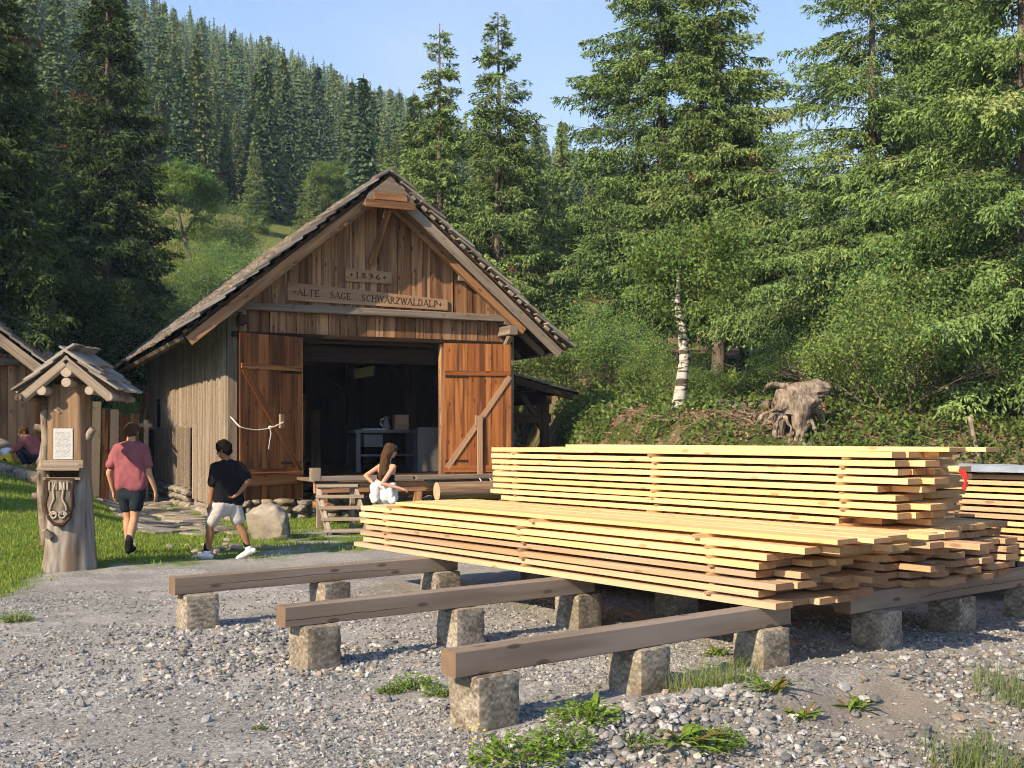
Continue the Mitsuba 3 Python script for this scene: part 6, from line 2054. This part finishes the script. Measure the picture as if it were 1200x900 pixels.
# fine pebbles everywhere near, more of them in drifts
x, y = scatter(80000, 5.0, 12.0)
den = meshkit.fbm(np.stack([x * 1.1, y * 1.1, x * 0], -1), 3, 61)
ok = (on_lawn(x, y) < 0.1 * grng.normal(size=len(x))) & (grng.random(len(x)) < np.clip((den - 0.30) * 3.2, 0.12, 1)) & clear_of_blocks(x, y)
v, f, u = pebbles(0, 0, 0, x[ok], y[ok], 0.007, 0.026, -1)
struct('gravel', (v, f), 'm_pebble', False, kind='stuff', uv=u, label='loose grey gravel strewn over the yard')
# coarse broken stone: along the front edge, by the blocks
x, y = scatter(42000, 5.0, 10.5)
e = 6.05 + 0.62 * (x - 0.2)
den = meshkit.fbm(np.stack([x * 1.6, y * 1.6, x * 0 + 4], -1), 3, 71) + 0.03
near_edge = np.exp(-((y - e + 0.25) / 0.38) ** 2) * (x > -0.1)
heap = np.exp(-(((x + 1.7) / 0.9) ** 2 + ((y - 8.3) / 0.8) ** 2)) * 1.0 + np.exp(-(((x + 2.6) / 0.5) ** 2 + ((y - 9.3) / 0.3) ** 2))
slope = (y < e) * (x > 0) * 0.60
pr = (0.95 * near_edge + heap + slope) * np.clip((den - 0.33) * 4, 0, 1.1) + 0.012
ok = (grng.random(len(x)) < pr) & clear_of_blocks(x, y)
v, f, u = pebbles(0, 0, 0, x[ok], y[ok], 0.012, 0.042, 0, 0.62, 0.3)
struct('rubble', (v, f), 'm_pebble', False, kind='stuff', uv=u, label='heaps of broken grey stone along the yard edge')
# the biggest stones, one by one
GLS = 'loose stones at the yard edge'
big = []
for i in range(400):
    x, y = float(grng.uniform(0.1, 3.9)), float(grng.uniform(5.2, 8.7))
    e = 6.05 + 0.62 * (x - 0.2)
    if -0.9 < y - e < 0.25 and abs(x) < 0.49 * y:
        big.append((x, y))
    if len(big) >= 46:
        break
big += [(-1.9, 8.5), (-1.75, 8.3), (-2.1, 8.65), (-1.6, 8.7), (-2.35, 9.35), (-2.2, 9.25), (-0.55, 6.9), (-2.45, 9.5)]
for i, (x, y) in enumerate(big):
    k = numbered('loose_stone')
    s = grng.uniform(0.03, 0.06)
    v, f = rock(grng, (s, s * grng.uniform(0.6, 0.9), s * 0.6), 2, 0.25)
    a = grng.uniform(0, 6.28)
    v = v @ np.array([[math.cos(a), math.sin(a), 0], [-math.sin(a), math.cos(a), 0], [0, 0, 1]])
    put(k, (v + [x, y, H(x, y) + s * 0.22], f), 'm_pebble', False, uv=np.c_[np.zeros(len(v)), np.full(len(v), 10.0 * grng.integers(1, 400))])
    labels[k] = {'label': 'loose grey stone lying among the rubble at the edge of the gravel yard', 'category': 'stone', 'group': GLS}
# pale stones by the path
for j in range(24):
    x, y = -4.4 + grng.normal(0, 0.28), 16.6 + grng.normal(0, 0.45)
    k = numbered('pale_stone')
    s = grng.uniform(0.04, 0.08)
    v, f = rock(grng, (s, s * .8, s * .6), 1, 0.25)
    put(k, (v + [x, y, H(x, y) + s * .3], f), 'm_stone')
    labels[k] = {'label': 'small pale stone in the patch between path and lawn', 'category': 'stone', 'group': 'pale stones beside the path'}


def grass(n, x, y, hmin, hmax, width, tint, lean=0.35):
    hgt = grng.uniform(hmin, hmax, n)
    P = np.stack([x, y, height(x, y) - 0.004], -1)
    a = grng.uniform(0, 2 * np.pi, n)
    D = np.stack([np.cos(a), np.sin(a), np.zeros(n)], -1)
    S = np.stack([-np.sin(a), np.cos(a), np.zeros(n)], -1)
    w = width * grng.uniform(0.6, 1.3, n)[:, None]
    ln = grng.uniform(0.05, lean, n)[:, None] * hgt[:, None]
    h3 = np.stack([a * 0, a * 0, hgt], -1)
    b0, b1 = P - S * w / 2, P + S * w / 2
    m0, m1 = P + D * ln * 0.35 + h3 * 0.6 - S * w * 0.35, P + D * ln * 0.35 + h3 * 0.6 + S * w * 0.35
    tp = P + D * ln + h3
    v = np.stack([b0, b1, m1, m0, tp], 1).reshape(-1, 3)
    k = np.arange(n)[:, None] * 5
    f = np.concatenate([k + [0, 1, 2], k + [0, 2, 3], k + [3, 2, 4]], 1).reshape(-1, 3)
    c = np.asarray(tint) * (1 + grng.normal(0, 0.2, n))[:, None] * (1 + 0.5 * (meshkit.fbm(np.stack([x * 1.3, y * 1.3, x * 0], -1), 3, 13) - 0.5))[:, None]
    dry = grng.random(n) < 0.08
    c[dry] = np.array([0.24, 0.20, 0.08])
    return v, f, np.repeat(np.clip(c, 0.01, 0.35), 5, 0)


# lawn
x = grng.uniform(-13.5, -1.0, 260000)
y = 9.0 + 18.0 * grng.random(260000) ** 1.6
sb = (x - BC[0]) * BU[0] + (y - BC[1]) * BU[1]
tb = (x - BC[0]) * BV[0] + (y - BC[1]) * BV[1]
on = on_lawn(x, y)
dens = meshkit.fbm(np.stack([x * 1.8, y * 1.8, x * 0 + 2], -1), 3, 17)
ok = (np.abs(x) < 0.5 * y) & (on + 0.9 * (dens - 0.5) > 0.12) & ~((sb > -0.1) & (tb > -0.15)) & ~((sb > -2.1) & (sb < -0.5) & (tb > -3.2)) & (y > 8.9) & (grng.random(len(x)) < np.clip(0.25 + 1.6 * on, 0, 1))
# thinner and trodden where people walk up to the steps
ok &= ~((x > -3.6) & (grng.random(len(x)) < 0.5) & (y < 19))
ok &= ~((x > -4.6) & (y < 20) & (meshkit.fbm(np.stack([x * 1.3, y * 2.0, x * 0 + 15], -1), 3, 3) < 0.47))
x, y = x[ok], y[ok]
v, f, c = grass(len(x), x, y, 0.025, 0.075, 0.010, (0.205, 0.305, 0.056))
struct('lawn', (v, f), 'm_blade', False, kind='stuff', color=c, label='short bright green lawn grass around the info post')
# meadow behind, tufts seen from afar
x = grng.uniform(-27, -11, 40000)
y = grng.uniform(34, 72, 40000)
ok = (x / y > -0.46) & (x / y < -0.18)
v, f, c = grass(int(ok.sum()), x[ok], y[ok], 0.1, 0.35, 0.06, (0.16, 0.20, 0.05))
struct('meadow_grass', (v, f), 'm_blade', False, kind='stuff', color=c, label='sunlit meadow grass on the slope behind the barn')


# weeds at the yard edge
def weed(kind, x, y, size, label, group='weeds at the yard edge'):
    g = np.random.default_rng(int(1000 + x * 977 + y * 331) % 100000)
    z = H(x, y)
    key = thing('weed_plant', label, 'plant', group)
    if kind == 'broad':          # rosettes of ovate leaves on short stalks
        n = int(620 * size / 0.3)
        a, r = g.uniform(0, 6.28, n), size * np.sqrt(g.random(n))
        hz_ = size * (0.10 + 0.55 * g.random(n)) * (1 - 0.6 * (r / size) ** 2)
        P = np.stack([x + r * np.cos(a), y + r * np.sin(a) * 0.8, z + hz_], -1)
        D = np.stack([np.cos(a + g.normal(0, 0.8, n)), np.sin(a + g.normal(0, 0.8, n)), g.normal(0.05, 0.3, n)], -1)
        col = np.array([0.17, 0.28, 0.044]) * (1 + g.normal(0, 0.18, n))[:, None]
        v, f, c = blades(P, D, size * g.uniform(0.08, 0.22, n), size * g.uniform(0.05, 0.12, n), g, np.clip(col, .01, .4), flat=0.65)
        part(key, 'leaves', (v, f), 'm_leaf', False, color=c)
        s = g.choice(n, min(n, 70), replace=False)
        A = np.stack([x + (P[s, 0] - x) * 0.35, y + (P[s, 1] - y) * 0.35, np.full(len(s), z - 0.01)], -1)
        tv, tf = tubes3(A, P[s], np.full(len(s), 0.003), np.full(len(s), 0.0018))
        part(key, 'stalks', (tv, tf), 'm_blade', False, color=np.tile([[0.10, 0.14, 0.03]], (len(tv), 1)))
    elif kind == 'strap':        # dock: long strap leaves from one root
        n = int(16 + 30 * size)
        V, F, C = [], [], []
        o = 0
        for i in range(n):
            a = g.uniform(0, 6.28)
            ln, w = size * g.uniform(0.5, 1.1), size * g.uniform(0.08, 0.14)
            up = g.uniform(0.35, 1.1)
            t = np.linspace(0, 1, 7)
            rr_ = ln * t * math.cos(up * 0.9)
            zz_ = ln * (t * math.sin(up) - 0.55 * t * t * math.sin(up) * 1.1)
            ww = w * np.sin(np.pi * np.clip(t * 0.93 + 0.05, 0, 1)) ** 0.8
            cx, cy = x + g.normal(0, 0.12 * size) + rr_ * math.cos(a), y + g.normal(0, 0.12 * size) + rr_ * math.sin(a)
            sx_, sy_ = -math.sin(a), math.cos(a)
            L_ = np.stack([cx + sx_ * ww / 2, cy + sy_ * ww / 2, z + zz_ + 0.12 * ww], -1)
            M_ = np.stack([cx, cy, z + zz_], -1)
            R_ = np.stack([cx - sx_ * ww / 2, cy - sy_ * ww / 2, z + zz_ + 0.12 * ww], -1)
            V += [L_, M_, R_]
            for q in range(6):
                F += [(o + q, o + q + 1, o + 8 + q), (o + q, o + 8 + q, o + 7 + q), (o + 7 + q, o + 8 + q, o + 15 + q), (o + 7 + q, o + 15 + q, o + 14 + q)]
            cc = np.array([0.16, 0.245, 0.042]) * (1 + g.normal(0, 0.2))
            if g.random() < 0.12:
                cc = np.array([0.20, 0.15, 0.04])
            C += [np.tile(np.clip(cc, .01, .4), (21, 1))]
            o += 21
        part(key, 'leaves', (np.vstack(V), np.array(F)), 'm_leaf', True, color=np.vstack(C))
    else:                        # tuft of thin grass or horsetail
        n = int(260 * size / 0.3)
        a, r = g.uniform(0, 6.28, n), 0.75 * size * np.sqrt(g.random(n))
        gx_, gy_ = x + r * np.cos(a), y + r * np.sin(a) * 0.7
        v, f, c = grass(n, gx_, gy_, size * 0.25, size * 0.75, 0.005, (0.17, 0.23, 0.08), 1.1)
        part(key, 'blades', (v, f), 'm_blade', False, color=c)
    return key


def gp(u, v):
    """Spot of yard (flat ground) under picture spot (u, v), from the survey of the photograph."""
    d = 1.65 * F_PIX / (v - 513)
    return px(u, d), d


WL = [('broad', 606, 894, 0.24, 'spreading bright green weed patch before the nearest concrete block'), ('broad', 655, 878, 0.19, 'bright green weed clump next to the nearest concrete block'), ('broad', 682, 860, 0.20, 'taller weed clump with yellowing leaves among the rubble'),
      ('strap', 690, 850, 0.30, 'leafy weed with reddish stems on the rubble edge'), ('broad', 742, 868, 0.12, 'small dark green weed between grey stones'), ('strap', 800, 862, 0.30, 'dock plant with broad yellow green leaves on the rubble'),
      ('broad', 834, 858, 0.20, 'feathery green weed beside the dock plant'), ('tuft', 850, 806, 0.30, 'pale horsetail tuft at the foot of the third concrete block'), ('tuft', 815, 815, 0.26, 'pale grass tuft between second and third concrete blocks'),
      ('strap', 905, 822, 0.24, 'long leaved weed on the dirt mound'), ('strap', 940, 832, 0.22, 'weed with narrow leaves lying over the mound stones'), ('strap', 1000, 818, 0.22, 'low green weed on the mound beside the shaded gravel'),
      ('tuft', 1130, 842, 0.34, 'thick green grass tuft at the edge of the dirt slope'), ('tuft', 1168, 836, 0.36, 'large grass tuft nearest the picture edge on the slope'), ('tuft', 1185, 800, 0.36, 'dry pale grass tuft above the green ones at the edge'),
      ('broad', 485, 806, 0.17, 'low weed patch on the gravel between two bearers'), ('broad', 515, 815, 0.12, 'small weed on the gravel beside the low patch'), ('broad', 455, 812, 0.10, 'tiny weed on the gravel at the end of the low patch'),
      ('tuft', 1032, 880, 0.16, 'lone grass tuft on the brown dirt slope'), ('strap', 895, 882, 0.16, 'small leafy weed at the foot of the dirt slope'), ('broad', 305, 856, 0.05, 'tiny weed alone on the open gravel'),
      ('broad', 20, 730, 0.16, 'flat weed at the gravel edge of the lawn'), ('strap', 838, 770, 0.22, 'slender weed growing between bearer and third block')]
for kd, u, v_, s, lab in WL:
    x, y = gp(u, v_)
    weed(kd, x, y, s, lab)
for kd, x, y, s, lab in (('broad', -3.15, 18.0, 0.16, 'leafy weed growing at the foot of the wooden steps'), ('broad', -4.72, 19.6, 0.20, 'leafy weed at the barn corner behind the striding youth'), ('broad', -3.75, 17.9, 0.13, 'weed at the foot of the big boulder')):
    weed(kd, x, y, s, lab, 'weeds along the barn footing')
# dandelion-like heads on the gravel
kk = thing('yellow_flowers', 'small yellow flowers on thin stalks before the nearest concrete block', 'flowers')
for i in range(6):
    x, y = gp(548 + grng.uniform(0, 30), 872 + grng.uniform(-10, 20))
    h_ = grng.uniform(0.05, 0.11)
    v, f = tube([(x, y, H(x, y)), (x + .01, y, H(x, y) + h_)], 0.002, 4)
    part(kk, 'stalk', (v, f), 'm_blade', False, color=np.tile([[0.1, 0.14, 0.03]], (len(v), 1)))
    s_ = trimesh.creation.icosphere(subdivisions=1, radius=0.009)
    part(kk, 'head', (np.array(s_.vertices) * [1, 1, .6] + [x + .01, y, H(x, y) + h_], s_.faces), 'm_needle', False, color=np.tile([[0.70, 0.50, 0.03]], (len(s_.vertices), 1)))

# ------------------------------------------------------------------ the air
scene['air'] = {'type': 'homogeneous', 'albedo': rgb((0.95, 0.95, 0.95)), 'sigma_t': rgb((0.00022, 0.00029, 0.00041))}
scene['haze'] = {'type': 'cube', 'to_world': T().translate([0, 450, 145]).scale([1750, 1300, 160]), 'bsdf': {'type': 'null'}, 'interior': {'type': 'ref', 'id': 'air'}}
scene['camera']['medium'] = {'type': 'ref', 'id': 'air'}
labels['haze'] = {'kind': 'stuff', 'label': 'thin blue mountain haze over the valley'}
